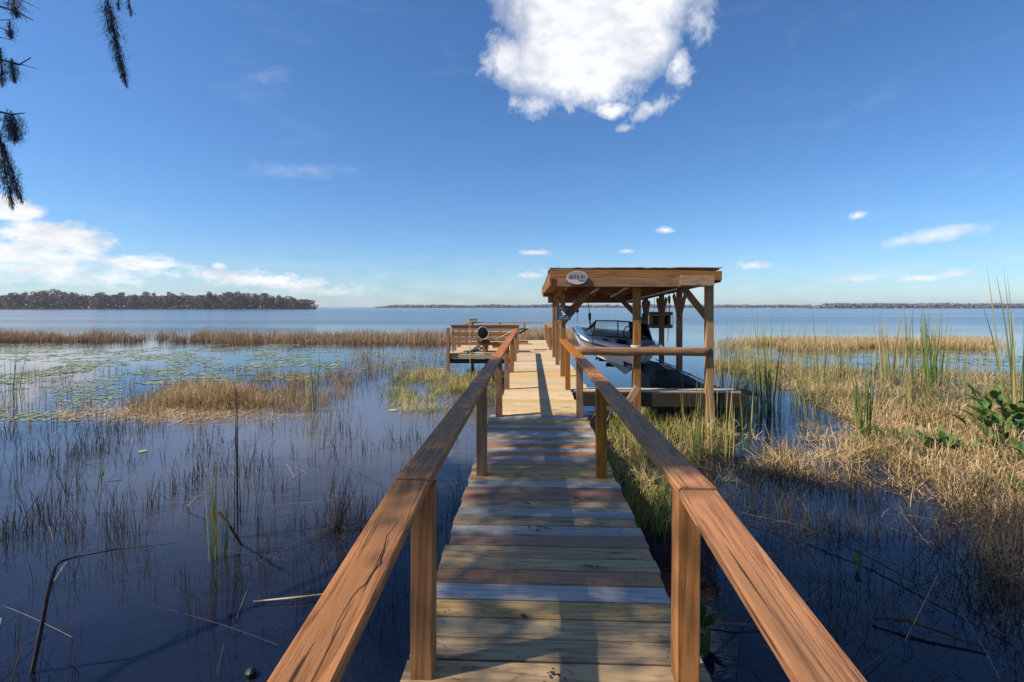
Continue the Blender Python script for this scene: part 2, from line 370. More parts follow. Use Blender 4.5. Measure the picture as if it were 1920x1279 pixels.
# ------------------------------------------------------------------ water, far shores
def water():
    m, t, p = mat_new('lake_water')
    tc = t.n('ShaderNodeTexCoord')
    def nz(sc, detail, rough=.55, off=(0, 0, 0), dist=0.0):
        mp = t.n('ShaderNodeMapping', inp={'Vector': tc.outputs['Object'], 'Scale': sc, 'Location': off})
        return t.n('ShaderNodeTexNoise', inp={'Vector': mp.outputs[0], 'Scale': 1.0, 'Detail': detail, 'Roughness': rough, 'Distortion': dist}).outputs[0]
    p.inputs['IOR'].default_value = 1.36
    sy = t.n('ShaderNodeSeparateXYZ', inp={0: tc.outputs['Object']}).outputs[1]
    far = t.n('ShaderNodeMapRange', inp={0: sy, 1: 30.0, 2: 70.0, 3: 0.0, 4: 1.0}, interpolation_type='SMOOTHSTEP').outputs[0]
    mid = t.n('ShaderNodeMapRange', inp={0: sy, 1: 4.0, 2: 26.0, 3: 0.0, 4: 1.0}).outputs[0]
    lanes = t.ramp(nz((.004, .03, 1), 4, .5, off=(3, 8, 0)), [(.44, g(.35)), (.56, g(1.0))])
    small = nz((2.2, 3.4, 1), 3, .5, dist=.4)
    fine = nz((14, 20, 1), 2, .5)
    chop = nz((.9, 1.9, 1), 5, .6)
    h = t.m('ADD', t.m('MULTIPLY', small, .0045), t.m('MULTIPLY', fine, .0011))
    h = t.m('ADD', h, t.m('MULTIPLY', t.m('MULTIPLY', chop, .15), t.m('MULTIPLY', far, lanes)))
    b = t.n('ShaderNodeBump', inp={'Strength': 1.0, 'Distance': 1.0, 'Height': h}); t.link(b.outputs[0], p.inputs['Normal'])
    # tea-brown shallow water, a little clearer and bluer far out
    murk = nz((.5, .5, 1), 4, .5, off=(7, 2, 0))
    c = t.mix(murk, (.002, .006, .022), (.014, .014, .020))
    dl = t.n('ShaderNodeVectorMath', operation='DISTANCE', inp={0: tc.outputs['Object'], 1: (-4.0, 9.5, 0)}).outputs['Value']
    pale_patch = t.m('MULTIPLY', t.n('ShaderNodeMapRange', inp={0: t.m('ADD', dl, t.m('MULTIPLY', murk, 3.0)), 1: 2.5, 2: 8.0, 3: .9, 4: 0.0}, interpolation_type='SMOOTHSTEP').outputs[0], 1.0)
    c = t.mix(pale_patch, c, (.125, .122, .13))      # paler grey blended in round a point left of the dock
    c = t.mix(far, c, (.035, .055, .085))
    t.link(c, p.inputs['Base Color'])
    t.link(t.m('ADD', t.m('MULTIPLY', far, .16), .015), p.inputs['Roughness'])
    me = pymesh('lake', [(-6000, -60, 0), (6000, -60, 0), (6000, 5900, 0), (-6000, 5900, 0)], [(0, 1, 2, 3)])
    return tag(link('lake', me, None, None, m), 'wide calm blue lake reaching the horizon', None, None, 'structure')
water()
bed = pymesh('lake_bed', [(-6000, -60, -3), (6000, -60, -3), (6000, 5900, -3), (-6000, 5900, -3)], [(0, 1, 2, 3)])
tag(link('lake_bed', bed, None, None, plain('mud', (.06, .05, .035), .9)), 'dark muddy lake bed', None, None, 'structure')
shore = pymesh('shore_ground', [(-40, -60, .25), (40, -60, .25), (40, -3, .25), (-40, -3, .25), (-40, -1.5, -.4), (40, -1.5, -.4)], [(0, 1, 2, 3), (3, 2, 5, 4)])
tag(link('shore_ground', shore, None, None, plain('shore_soil', (.09, .08, .045), .95, var=.4, scale=1.5)), 'grassy shore behind the viewer', None, None, 'structure')

def crown_mesh(name, n, rx, rz, z0, mat, leaf=.5, lobes=9, seed=0, stretch=1.0):
    """uneven crown from leaf clumps round a few limbs"""
    r = np.random.default_rng(seed)
    C = np.stack([r.normal(0, rx * .45, lobes), r.normal(0, rx * .4, lobes), r.uniform(z0, z0 + rz, lobes)], 1)
    C[:, 2] = np.maximum(C[:, 2] - np.hypot(C[:, 0], C[:, 1]) * .3, z0 * .6)
    Rr = r.uniform(.22, .42, lobes) * rx
    ci = r.integers(0, lobes, n)
    dirs = r.normal(0, 1, (n, 3)); dirs /= np.linalg.norm(dirs, axis=1)[:, None]
    P = C[ci] + dirs * (Rr[ci] * r.uniform(.5, 1.1, n) ** .6)[:, None] * np.array([1, 1, .75 * stretch])
    a = r.normal(0, 1, (n, 3)); a /= np.linalg.norm(a, axis=1)[:, None]
    b = np.cross(a, r.normal(0, 1, (n, 3))); b /= np.linalg.norm(b, axis=1)[:, None]
    s = (leaf * r.uniform(.5, 1.2, n))[:, None]
    V = np.stack([P - a * s, P + b * s * .6, P + a * s, P - b * s * .6], 1).reshape(-1, 3)
    Fc = np.arange(n * 4).reshape(-1, 4)
    tv = np.repeat(np.clip(r.normal(.5, .2, n) + (r.random(lobes)[ci] - .5) * .5, 0, 1), 4)
    return npmesh(name, V, Fc, tv, mat, me_only=True)
def trunk_mesh(name, h, r0, seed, mat=M_BARK, limbs=5):
    r = random.Random(seed); mb = MB()
    pts = [Vector((r.uniform(-.02, .02) * h * i / 4, r.uniform(-.02, .02) * h * i / 4, h * i / 4)) for i in range(5)]
    mb.tube(pts, [r0 * (1.3 - .25 * i) for i in range(5)], 6)
    for i in range(limbs):
        z = h * r.uniform(.45, .95); a = r.uniform(0, 6.28); L = h * r.uniform(.2, .35)
        p0 = Vector((0, 0, z)); p1 = p0 + Vector((math.cos(a) * L * .6, math.sin(a) * L * .6, L * .35)); p2 = p0 + Vector((math.cos(a) * L, math.sin(a) * L, L * .9))
        mb.tube([p0, p1, p2], [r0 * .45, r0 * .3, r0 * .12], 5)
    me = pymesh(name, mb.v, mb.f); me.materials.append(mat); return me

# the wooded point on the left, about 480 m out: front row tree by tree
variants = []
for k in range(6):
    green = k == 5
    variants.append((crown_mesh('crown', 1500, 5.8, 9 + k % 3 * 1.4, 6.0, B_CROWNG if green else B_CROWN, .52, 13 + k, seed=20 + k, stretch=1.1), trunk_mesh('trunk', 13, .38, k)))
land = MB()
GR = 'trees along the wooded point'
def tree_far(x, y, s, v, label, crown_w=1.0):
    cm_, tm = variants[v]
    t = thing('cypress_tree', (x, y, .3), label, 'tree', GR)
    for nm, me in (('crown', cm_), ('trunk', tm)):
        o = bpy.data.objects.new(nm, me); COL.objects.link(o); o.parent = t
        o.scale = (s * crown_w, s * crown_w, s); o.rotation_euler.z = random.uniform(0, 6.28)
    return t
pts_sh = []
for i in range(58):
    px = -60 + i * 618 / 57 + random.uniform(-4, 4)
    p = W3(px, 580.0, 0)
    p.y += random.uniform(0, 14) + 10
    prof = 1.0 + .08 * math.sin(px * .035) + .05 * math.sin(px * .011 + 1)
    if px > 440: prof *= 1 - .28 * ((px - 440) / 138) ** 1.5
    if px > 545: prof *= .70
    if 205 < px < 245: prof *= .84
    v = 5 if (300 < px < 325 or 130 < px < 140) else random.randrange(5)
    tree_far(p.x, p.y, prof * random.uniform(.92, 1.22), v,
             'olive green tree among the bare ones on the wooded point' if v == 5 else 'bare grey brown tree on the wooded point at left')
    pts_sh.append(p)
# scrub filling in behind and below
n = 26000; px = rng.uniform(-90, 556, n); dep = rng.uniform(0, 45, n) ** 1.0
B0 = np.array([W3(a, 580.0) for a in px]); B0[:, 1] += 9 + dep; 
hh = rng.uniform(.0, 1, n) ** 1.15 * 14.0 * (1 - .35 * np.clip((px - 420) / 150, 0, 1)) * np.where(px > 555, .6, 1)
a_ = rng.normal(0, 1, (n, 3)); a_ /= np.linalg.norm(a_, axis=1)[:, None]; b_ = np.cross(a_, rng.normal(0, 1, (n, 3))); b_ /= np.linalg.norm(b_, axis=1)[:, None]
P = B0.copy(); P[:, 2] = hh + .3; s_ = rng.uniform(.5, 1.5, (n, 1))
V = np.stack([P - a_ * s_, P + b_ * s_ * .6, P + a_ * s_, P - b_ * s_ * .6], 1).reshape(-1, 3)
o = npmesh('undergrowth', V, np.arange(n * 4).reshape(-1, 4), np.repeat(np.clip(rng.normal(.35, .2, n), 0, 1), 4), B_CROWN)
tag(o, 'dense undergrowth between the trees of the wooded point', 'undergrowth', kind='stuff')
a, b = W3(-400, 580.0), W3(562, 580.0)
pm = pymesh('wooded_point', [(a.x, a.y + 5, .35), (b.x, b.y + 6, .2), (b.x - 5, b.y + 60, .4), (a.x, a.y + 110, .6), (a.x, a.y + 1, -1), (b.x + 3, b.y + 1, -1)], [(0, 1, 2, 3), (4, 5, 1, 0)])
tag(link('wooded_point', pm, None, None, plain('point_soil', (.05, .042, .033), .95)), 'low dark bank of the wooded point', None, None, 'structure')

def far_wood(name, px0, px1, dist, hmin, hmax, label, mat, n=9000, step=1.0):
    px = rng.uniform(px0, px1, n)
    x = (px - 960) / F * dist; B = np.stack([x * CY - dist * SY, x * SY + dist * CY + rng.uniform(0, 40, n), np.zeros(n)], 1)
    env = np.array([mnoise.noise(Vector((q * .02, dist * .01, 0))) * .5 + mnoise.noise(Vector((q * .11, dist * .01, 5))) * .3 for q in px])
    H = (hmin + (hmax - hmin) * np.clip(.5 + env, 0.05, 1))
    ed = np.minimum(px - px0, px1 - px) / 40; H *= np.clip(ed, .25, 1)
    a_ = rng.normal(0, 1, (n, 3)); a_ /= np.linalg.norm(a_, axis=1)[:, None]; b_ = np.cross(a_, rng.normal(0, 1, (n, 3))); b_ /= np.linalg.norm(b_, axis=1)[:, None]
    P = B.copy(); P[:, 2] = H * rng.uniform(0, 1, n) ** .8; s_ = rng.uniform(1.0, 3.2, (n, 1)) * dist / 1100
    V = np.stack([P - a_ * s_, P + b_ * s_ * .6, P + a_ * s_, P - b_ * s_ * .6], 1).reshape(-1, 3)
    o = npmesh(name, V, np.arange(n * 4).reshape(-1, 4), np.repeat(np.clip(rng.normal(.5, .25, n), 0, 1), 4), mat)
    tag(o, label, 'woods', kind='stuff')
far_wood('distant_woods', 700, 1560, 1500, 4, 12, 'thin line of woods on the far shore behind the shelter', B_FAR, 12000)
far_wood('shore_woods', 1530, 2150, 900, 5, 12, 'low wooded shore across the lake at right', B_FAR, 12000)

# ------------------------------------------------------------------ timber builder
_bm = {}
def bar_mesh(L, w_, t_, bev=.004):
    key = (round(L, 2), round(w_, 3), round(t_, 3), bev)
    if key in _bm: return _bm[key], key[0]
    L = key[0]; h, v = w_ / 2, t_ / 2; e = min(bev, v * .4)
    prof = [(-h + e, -v), (h - e, -v), (h, -v + e), (h, v - e), (h - e, v), (-h + e, v), (-h, v - e), (-h, -v + e)]
    vs = [(sx_ * L / 2, a, b) for sx_ in (-1, 1) for a, b in prof]
    fs = [(i, (i + 1) % 8, 8 + (i + 1) % 8, 8 + i)[::-1] for i in range(8)] + [tuple(range(8)), tuple(range(15, 7, -1))]
    me = pymesh('timber', vs, fs); _bm[key] = me; return me, L
def bar(parent, name, p0, p1, w_, t_, mat, up=(0, 0, 1), label=None, bev=.004, roll=0.0):
    """timber from p0 to p1: width across, thickness along up"""
    p0, p1 = Vector(p0), Vector(p1); x = p1 - p0; L = x.length; x.normalize()
    up = Vector(up)
    z = (up - x * up.dot(x)).normalized(); y = z.cross(x)
    me, _ = bar_mesh(L, w_, t_, bev)
    M = Matrix((x, y, z)).transposed().to_4x4(); M.translation = (p0 + p1) / 2
    if roll: M = M @ Matrix.Rotation(roll, 4, 'X')
    o = link(name, me, parent, M, mat)
    if label: o['label'] = label
    return o

DZ = .71                      # deck top above the water
# ------------------------------------------------------------------ the dock
dock = thing('wooden_dock', (0, 0, 0), 'long wooden dock with brown rails running straight out over the lake to the square platform', 'dock')
seq = ['T', 'M', 'T', 'T', 'G', 'B', 'T', 'T', 'B', 'G', 'M', 'G', 'M', 'B', 'B', 'G', 'T', 'T', 'T', 'B', 'G', 'B', 'G', 'B', 'G', 'T', 'G', 'G', 'B', 'G', 'M', 'T', 'G', 'G']
mm = {'T': M_TAN, 'M': M_MOSSY, 'G': M_GREY, 'B': M_BROWN}
pitch = .1432; Y = 1.925 - 17 * pitch; k = -17
PT = .036
def plank(parent, x0, x1, yc, wd, mat, z=DZ, lab=None):
    j = random.uniform
    return bar(parent, 'plank', (x0 + j(-.012, .012), yc + j(-.002, .002), z - PT / 2 + j(-.0018, .0018)), (x1 + j(-.012, .012), yc + j(-.002, .002), z - PT / 2 + j(-.0018, .0018)), wd, PT, mat, label=lab, roll=j(-.012, .012), bev=.005)
while Y < 6.66:
    c = seq[k] if 0 <= k < len(seq) else random.choice('TTMBG')
    yc = Y + pitch / 2
    slope = -0.035 * max(0, 1.3 - yc)
    f = (yc - 2) / 4.7
    plank(dock, -.515 - .045 * f, .712 + .04 * f, yc, pitch - random.uniform(.008, .014), mm[c], DZ + slope)
    Y += pitch; k += 1
y0 = Y + .01
Y = y0; i = 0
while Y < 15.9:
    yc = Y + pitch / 2
    xr = 1.04 if 8.98 < yc < 14.0 else .705
    plank(dock, -.475, xr, yc, pitch - random.uniform(.004, .009), M_YGREY if random.random() < .25 else M_YEL, DZ)
    Y += pitch
while Y < 22.2:
    yc = Y + pitch / 2
    plank(dock, -2.72, .71, yc, pitch - random.uniform(.004, .009), M_YGREY if random.random() < .3 else M_YEL, DZ)
    Y += pitch
sv, sf = [], []
yy = 1.925 - 3 * pitch + pitch / 2
while yy < 9.5:
    for x in (-.43, -.41, .59, .61):
        c0 = Vector((x + random.uniform(-.012, .012), yy + random.choice((-.035, .035)) + random.uniform(-.008, .008), DZ + .0022)); n0 = len(sv)
        sv += [c0 + Vector((math.cos(a) * .0042, math.sin(a) * .0042, 0)) for a in [k_ * 1.0472 for k_ in range(6)]]; sf.append(tuple(range(n0, n0 + 6)))
    yy += pitch
o = link('screw_heads', pymesh('screw_heads', sv, sf), dock, None, plain('rusty_screw', (.05, .03, .02), .7)); o['kind'] = 'stuff'
# platform in front of the boat slip and beside the floats
for j_, yy in enumerate((8.93, 9.075)):
    plank(dock, .72 if j_ == 0 else 1.05, 3.72, yy, .138, M_YGREY, DZ)
bar(dock, 'edge_beam', (.72, 8.83, DZ - .02 - .14), (3.78, 8.83, DZ - .02 - .14), .04, .24, M_UNDER, up=(0, 0, 1), label='dark edge beam under the slip walkway')
bar(dock, 'edge_beam', (.78, 9.17, DZ - .02 - .16), (3.72, 9.17, DZ - .02 - .16), .04, .22, M_UNDER)
# stringers, joist ends and pilings
for x in (-.43, .60):
    bar(dock, 'stringer', (x, -.6, DZ - PT - .10), (x, 6.66, DZ - PT - .10), .04, .19, M_UNDER)
    bar(dock, 'stringer', (x, 6.70, DZ - PT - .10), (x, 15.85, DZ - PT - .10), .04, .19, M_UNDER)
bar(dock, 'stringer', (1.0, 9.2, DZ - PT - .10), (1.0, 14.0, DZ - PT - .10), .04, .19, M_UNDER)
bar(dock, 'edge_beam', (-2.72, 15.87, DZ - .045 - .07), (-.5, 15.87, DZ - .045 - .07), .04, .13, M_TAN, label='grey weathered front beam of the far platform')
bar(dock, 'edge_beam', (-2.66, 15.93, DZ - .20 - .07), (.6, 15.93, DZ - .20 - .07), .04, .14, M_UNDER)
for x in (-2.66, -1.5, .60):
    bar(dock, 'stringer', (x, 16.0, DZ - PT - .10), (x, 22.1, DZ - PT - .10), .04, .19, M_UNDER)
post_Y = [1.99, 4.36, 6.70, 8.92, 11.22, 13.42, 15.8]
for yy in post_Y:
    for x in (-.36, .52):
        bar(dock, 'piling', (x, yy + .10, -1.5), (x, yy + .10, DZ - PT - .005), .12, .12, M_UNDER, up=(0, 1, 0))
for x, yy in ((-2.64, 22.0), (-1.5, 22.0), (.5, 22.0), (-1.45, 16.05), (3.5, 9.0), (2.75, 8.99)):
    bar(dock, 'piling', (x, yy, -1.5), (x, yy, DZ - PT - .005), .12, .12, M_UNDER, up=(0, 1, 0))
# left corner post that stands proud of the platform
bar(dock, 'post', (-2.69, 15.80, -1.5), (-2.69, 15.80, 1.53), .10, .09, M_POST, up=(0, 1, 0), label='tall corner post of the platform standing in the water')
CT = 1.517; CTH = .038       # top of the rail caps
PH = CT - CTH
pw = .089
for i, yy in enumerate(post_Y):
    x = -.44 if i < 2 else -.44
    bar(dock, 'post', (x, yy, DZ), (x + random.uniform(-.006, .006), yy, PH), pw, pw, M_POST, up=(0, 1, 0))
for i, yy in enumerate([1.99, 4.33, 6.70, 8.88]):
    bar(dock, 'post', (.615 if i < 2 else .66, yy, DZ), ((.615 if i < 2 else .655) + random.uniform(-.005, .005), yy, PH), pw, pw, M_POST, up=(0, 1, 0))
for yy in (17.1, 18.6, 20.2, 22.1):
    bar(dock, 'post', (.66, yy, DZ), (.66, yy, PH), pw, pw, M_POST, up=(0, 1, 0))
for x in (-2.64, -1.4, -.3):
    bar(dock, 'post', (x, 22.1, DZ), (x, 22.1, PH), pw, pw, M_POST, up=(0, 1, 0))
for yy in (18.2, 20.2):
    bar(dock, 'post', (-2.68, yy, DZ), (-2.68, yy, PH), pw, pw, M_POST, up=(0, 1, 0))
cw = .142
def cap(p0, p1, mat=M_CAP, lab=None): return bar(dock, 'rail_cap', p0, p1, cw, CTH, mat, label=lab, bev=.006)
zc = CT - CTH / 2
cap((-.505, -.55, zc - .265), (-.473, 1.925, zc - .002), lab='nearest left rail cap, sunlit with a long split in it')
cap((-.471, 1.931, zc + .003), (-.475, 6.69, zc + .004), lab='left rail cap lying in the tree shade')
cap((-.474, 6.694, zc + .001), (-.472, 11.21, zc + .004))
cap((-.472, 11.215, zc), (-.475, 15.55, zc + .01))
cap((.610, -.55, zc - .235), (.628, 1.868, zc - .004), lab='nearest right rail cap, sunlit over most of its length')
cap((.628, 1.874, zc + .004), (.668, 6.69, zc + .001), lab='right rail cap lying in the tree shade')
cap((.668, 6.694, zc), (.672, 10.52, zc + .006))
cap((.67, 16.6, zc), (.67, 22.2, zc + .003))
cap((-2.70, 22.15, zc + .003), (.59, 22.15, zc + .003))
cap((-2.70, 17.2, zc), (-2.70, 22.07, zc + .001))
# the long split in the near left cap: real sliver-shaped checks standing just in the surface
M_CHECK = plain('dark_wood_check', (.02, .012, .008), .9)
def check_mark(pts, wds, z_of):
    vs = []; fs = []
    for (x, y), wd in zip(pts, wds):
        vs += [(x - wd, y, z_of(y) + .0009), (x + wd, y, z_of(y) + .0009)]
    for i in range(len(pts) - 1): fs.append((2 * i, 2 * i + 1, 2 * i + 3, 2 * i + 2))
    o = link('wood_check', pymesh('wood_check', vs, fs), dock, None, M_CHECK); o['label'] = 'dark drying split in the near left rail cap'
def zcap_l(y): return CT - .002 + (y - 1.925) * .265 / 2.475 * .995
rr = random.Random(3)
pts = [(-.462 - .012 * math.sin(i * .5) + .004 * rr.uniform(-1, 1) + i * .0012, 1.12 + i * .028) for i in range(19)]
check_mark(pts, [.0005 + .0026 * math.sin(math.pi * i / 18) ** 2 * (1 if i > 6 else .6) for i in range(19)], zcap_l)
pts = [(-.445 + .004 * rr.uniform(-1, 1), 1.28 + i * .03) for i in range(9)]
check_mark(pts, [.0004 + .001 * math.sin(math.pi * i / 8) for i in range(9)], zcap_l)

# ------------------------------------------------------------------ boat shelter
SH = thing('boat_shelter', (1.9, 8.9, DZ), 'open wooden boat shelter with brown posts and low flat roof beside the dock', 'boat shelter')
def zof(py, Y, px=1190): return atY(px, py, Y).z
FB, FT = 2.575, 2.865
for yy, hh_ in ((10.6, 2.60), (12.74, 2.52), (14.6, 2.45)):
    bar(SH, 'post', (.68, yy, -1.2), (.68, yy, hh_), .105, .105, M_SHED, up=(0, 1, 0))
for px_, yy in ((1192.5, 8.86), (1327, 8.86)):
    x = atY(px_, 640, yy).x
    bar(SH, 'post', (x, yy - .06, -1.2), (x, yy - .06, 2.60), .125, .125, M_SHED if px_ < 1300 else M_SHEDL, up=(0, 1, 0))
RX = atY(1327, 640, 8.8).x
for yy, hh_ in ((10.4, 2.56), (11.8, 2.50), (13.4, 2.44)):
    x = RX - .02
    bar(SH, 'post', (x, yy, -1.2), (x, yy, hh_), .105, .105, M_SHED, up=(0, 1, 0))
    for s_ in (-1, 1):
        bar(SH, 'brace', (x, yy + s_ * .05, hh_ - .56), (x, yy + s_ * .40, hh_ - .10), .04, .10, M_SHED, up=(0, -s_, 1))
for yy, hh_ in ((12.74, 2.52), (14.6, 2.45), (10.6, 2.60)):
    for s_ in (-1, 1):
        bar(SH, 'brace', (.68, yy + s_ * .05, hh_ - .56), (.68, yy + s_ * .40, hh_ - .10), .04, .10, M_SHED, up=(0, -s_, 1))
# beams under the roof
def rz(y): return 2.845 - (y - 8.6) * .038     # underside of the roof boards
for x in (.68, RX):
    bar(SH, 'beam', (x, 8.74, rz(8.74) - .14), (x, 14.75, rz(14.75) - .14), .05, .20, M_SHED)
bar(SH, 'beam', (.5, 14.66, rz(14.66) - .17), (RX + .1, 14.66, rz(14.66) - .17), .05, .24, M_SHED)
bar(SH, 'beam', (.72, 10.72, rz(10.7) - .17), (RX - .03, 10.72, rz(10.7) - .17), .05, .2, M_SHED)
for i in range(6):
    x = .95 + i * .42
    bar(SH, 'rafter', (x, 8.66, rz(8.66) - .05), (x, 14.6, rz(14.6) - .05), .04, .09, M_SHED)
Y = 8.62; i = 0
while Y < 14.75:
    x1 = 3.26 + random.uniform(-.04, .01)
    bar(SH, 'roof_board', (.36 + random.uniform(-.02, .01), Y + .09, rz(Y + .09) + .012), (x1, Y + .09, rz(Y + .09) + .012), .176, .02, M_SHED, up=(0, .038, 1), bev=.002)
    Y += .182
mb = MB()
nx = 30
rows = []
for j_, yy in enumerate(np.linspace(8.583, 14.85, 12)):
    rows.append([(.32 + 2.97 * i_ / nx + (rr.uniform(-.015, .015) if i_ in (0, nx) else 0), yy + (rr.uniform(-.004, .004) if j_ in (0, 11) else 0), rz(yy) + .028 + rr.uniform(0, .01) + (.004 * math.sin(i_ * 1.7))) for i_ in range(nx + 1)])
mb.grid(rows)
top = mb.build('roof_covering', M_SHEET, SH)
so_ = top.modifiers.new('thick', 'SOLIDIFY'); so_.thickness = .014; so_.offset = 1
# fascia: an upper board, a proud lower board, a paler patch board, the side boards
xl, xr_ = atY(1031, 510, 8.6).x, atY(1353, 510, 8.6).x
z1 = zof(505, 8.6, 1100); z2 = zof(522.5, 8.6, 1190); z3 = zof(538, 8.55, 1190); z1r = zof(510, 8.6, 1340)
bar(SH, 'fascia_board', (xl, 8.60, (z1 + z2) / 2), (xr_, 8.60, (z1r + z2) / 2 - .01), .028, z1 - z2, M_SHED)
bar(SH, 'fascia_board', (xl + .13, 8.575, (z2 + z3) / 2 + .004), (xr_ - .15, 8.575, (z2 + z3) / 2 - .006), .03, z2 - z3 - .006, M_SHED)
bar(SH, 'fascia_board', (atY(1275, 520, 8.55).x, 8.552, z2 - .035), (xr_ - .14, 8.552, z2 - .045), .016, .17, M_SHEDL, label='paler split repair board at the right end of the roof edge')
bar(SH, 'fascia_board', (xl + .012, 8.62, (z1 + z3) / 2 - .01), (xl + .012, 14.8, (z1 + z3) / 2 - .02), .025, .24, M_SHED)
bar(SH, 'fascia_board', (xr_ - .015, 8.62, z1r - .10), (xr_ - .015, 14.8, z1r - .33), .025, .15, M_SHED)
bar(SH, 'fascia_board', (xl + .03, 14.83, rz(14.8) - .04), (xr_ - .03, 14.83, rz(14.8) - .04), .025, .12, M_SHED)
# braces
pa, pb = atY(1052, 607, 10.52), atY(1114, 533, 10.52)
bar(SH, 'brace', pa, pb, .05, .16, M_SHED, up=(-1, 0, 1), label='wide diagonal brace by the blue sign')
pa, pb = atY(1281, 540, 8.95), atY(1326, 596, 8.95)
bar(SH, 'brace', pa, pb, .05, .12, M_SHED, up=(1, 0, 1))
pa, pb = atY(1156, 552, 13.32), atY(1213, 612, 13.32)
bar(SH, 'brace', pa, pb, .05, .13, M_SHED, up=(1, 0, 1))
# half-round log rail across the front of the slip
def log(parent, name, p0, p1, r, mat, label=None):
    p0, p1 = Vector(p0), Vector(p1); n_ = 14; rows = []
    for i in range(n_ + 1):
        c = Vector((i / n_ - .5, 0, 0)) * (p1 - p0).length
        rows.append([c + Vector((0, math.cos(a) * r * .62 * (1 + .05 * math.sin(i * 1.3 + a * 2)), math.sin(a) * r * (1 + .05 * math.sin(i * .9 + a)) + .006 * math.sin(i * .8))) for a in [2 * math.pi * j / 10 for j in range(10)]])
    m_ = MB(); m_.grid(rows, True); m_.f.append(tuple(range(9, -1, -1))); m_.f.append(tuple(n_ * 10 + j for j in range(10)))
    x = (p1 - p0).normalized(); y = Vector((0, 0, 1)).cross(x).normalized(); z = x.cross(y)
    M = Matrix((x, y, z)).transposed().to_4x4(); M.translation = (p0 + p1) / 2
    o = link(name, pymesh(name, m_.v, m_.f, True), parent, M, mat)
    if label: o['label'] = label
    return o
pa, pb = atY(1078, 658.5, 8.70), atY(1334, 659.5, 8.70)
log(SH, 'log_rail', pa, pb, .078, M_SHED, 'rounded log rail across the front of the boat slip')
mb = MB(); c_ = atY(1192.5, 650, 8.79)
for a in range(3):
    mb.tube([c_ + Vector((.085 * math.cos(q), .085 * math.sin(q), -.006 + a * .013)) for q in [2 * math.pi * j / 12 for j in range(13)]], .008, 5, False)
rp = mb.build('rope_wrap', plain('pale_rope', (.55, .48, .36), .9)); tag(rp, 'pale rope wound round the middle shelter post above the log rail', 'rope')
# winch shaft and pipe under the roof
mb = MB(); mb.tube([(1.25, 9.2, 2.55), (1.25, 14.4, 2.36)], .028, 8); mb.build('winch_shaft', M_STEEL, SH)
mb = MB(); mb.tube([(2.72, 9.2, 2.55), (2.72, 14.4, 2.36)], .028, 8); mb.build('winch_shaft', M_STEEL, SH)
mb = MB(); mb.tube([atY(1146, 556, 11.3), atY(1178, 538, 10.0)], .03, 7); mb.build('pipe', M_ALU, SH)

# ------------------------------------------------------------------ signs, hanging things
def disc(rx, rz_, th, n_=36, wob=0.0, zmax=9):
    m_ = MB(); r = random.Random(5); w_ = [1 + r.uniform(-wob, wob) for _ in range(n_)]
    for y in (-th / 2, th / 2):
        for i in range(n_):
            a = 2 * math.pi * i / n_; m_.v.append(Vector((math.cos(a) * rx * w_[i], y, min(zmax, math.sin(a) * rz_ * w_[i]))))
    m_.f = [tuple(range(n_)), tuple(range(2 * n_ - 1, n_ - 1, -1))] + [(i, n_ + i, n_ + (i + 1) % n_, (i + 1) % n_) for i in range(n_)]
    return m_
def shift(m_, v):
    v = Vector(v); m_.v = [p + v for p in m_.v]; return m_
c_ = atY(1082, 520.5, 8.53)
OS = thing('oval_sign', c_, 'weathered oval wooden sign with worn lettering on the roof edge of the shelter', 'sign')
shift(disc(.183, .118, .022, wob=.01), c_).build('board', plain('worn_white_sign', (.50, .46, .42), .8, var=.3, scale=30), OS)
# lower part still white, dark grey mottled top with illegible strokes
m_ = disc(.170, .107, .003, 40); m_.v = [Vector((p.x, p.y, max(p.z, -.028 - .02 * math.sin(p.x * 12)))) for p in m_.v]
shift(m_, c_ + Vector((0, -.0135, 0))).build('worn_panel', plain('peeling_grey_paint', (.25, .23, .22), .85, var=.7, scale=60), OS)
mb = MB(); r = random.Random(9)
for i, x in enumerate((-.125, -.095, -.06, -.03, .0, .035, .065, .095, .125)):
    hgt_ = .045 if i % 3 else .06
    p0 = c_ + Vector((x + r.uniform(-.005, .005), -.018, -.005)); p1 = p0 + Vector((r.uniform(-.012, .012), 0, hgt_))
    mb.tube([p0, (p0 + p1) / 2 + Vector((.008 * (-1) ** i, 0, 0)), p1], .004, 4)
mb.build('lettering', plain('brown_carved_letters', (.10, .07, .055), .9), OS)
mb = MB()
for i in range(5):
    x = .02 + i * .022; p0 = c_ + Vector((x, -.014, -.062)); mb.tube([p0, p0 + Vector((.006, 0, .022)), p0 + Vector((.014, 0, .004))], .0028, 4)
mb.build('red_lettering', plain('faded_red_letters', (.42, .14, .10), .8), OS)

c_ = atY(1057, 587, 10.45)
BS = thing('blue_sign', c_, 'square dark blue notice sign with a white emblem fixed to the front tall post', 'sign')
mb = MB(); mb.box(c_, (.30, .012, .30)); mb.build('board', plain('dark_blue_paint', (.022, .07, .12), .5), BS)
mb = MB()
for dx, dz, ww, hh_ in ((0, .146, .292, .006), (0, -.146, .292, .006), (-.146, 0, .006, .286), (.146, 0, .006, .286)):
    mb.box(c_ + Vector((dx, -.009, dz)), (ww, .005, hh_))
mb.build('border', plain('teal_border', (.10, .22, .28), .5), BS)
mb = MB(); ew = []
pl = [(.035, .045), (-.005, .05), (-.035, .03), (-.03, .0), (.01, -.005), (.03, -.025), (.005, -.045), (-.03, -.035)]
mb.tube([c_ + Vector((a, -.010, b)) for a, b in pl], .012, 6)
mb.build('emblem', plain('white_emblem_paint', (.75, .74, .70), .5), BS)
mb = MB()
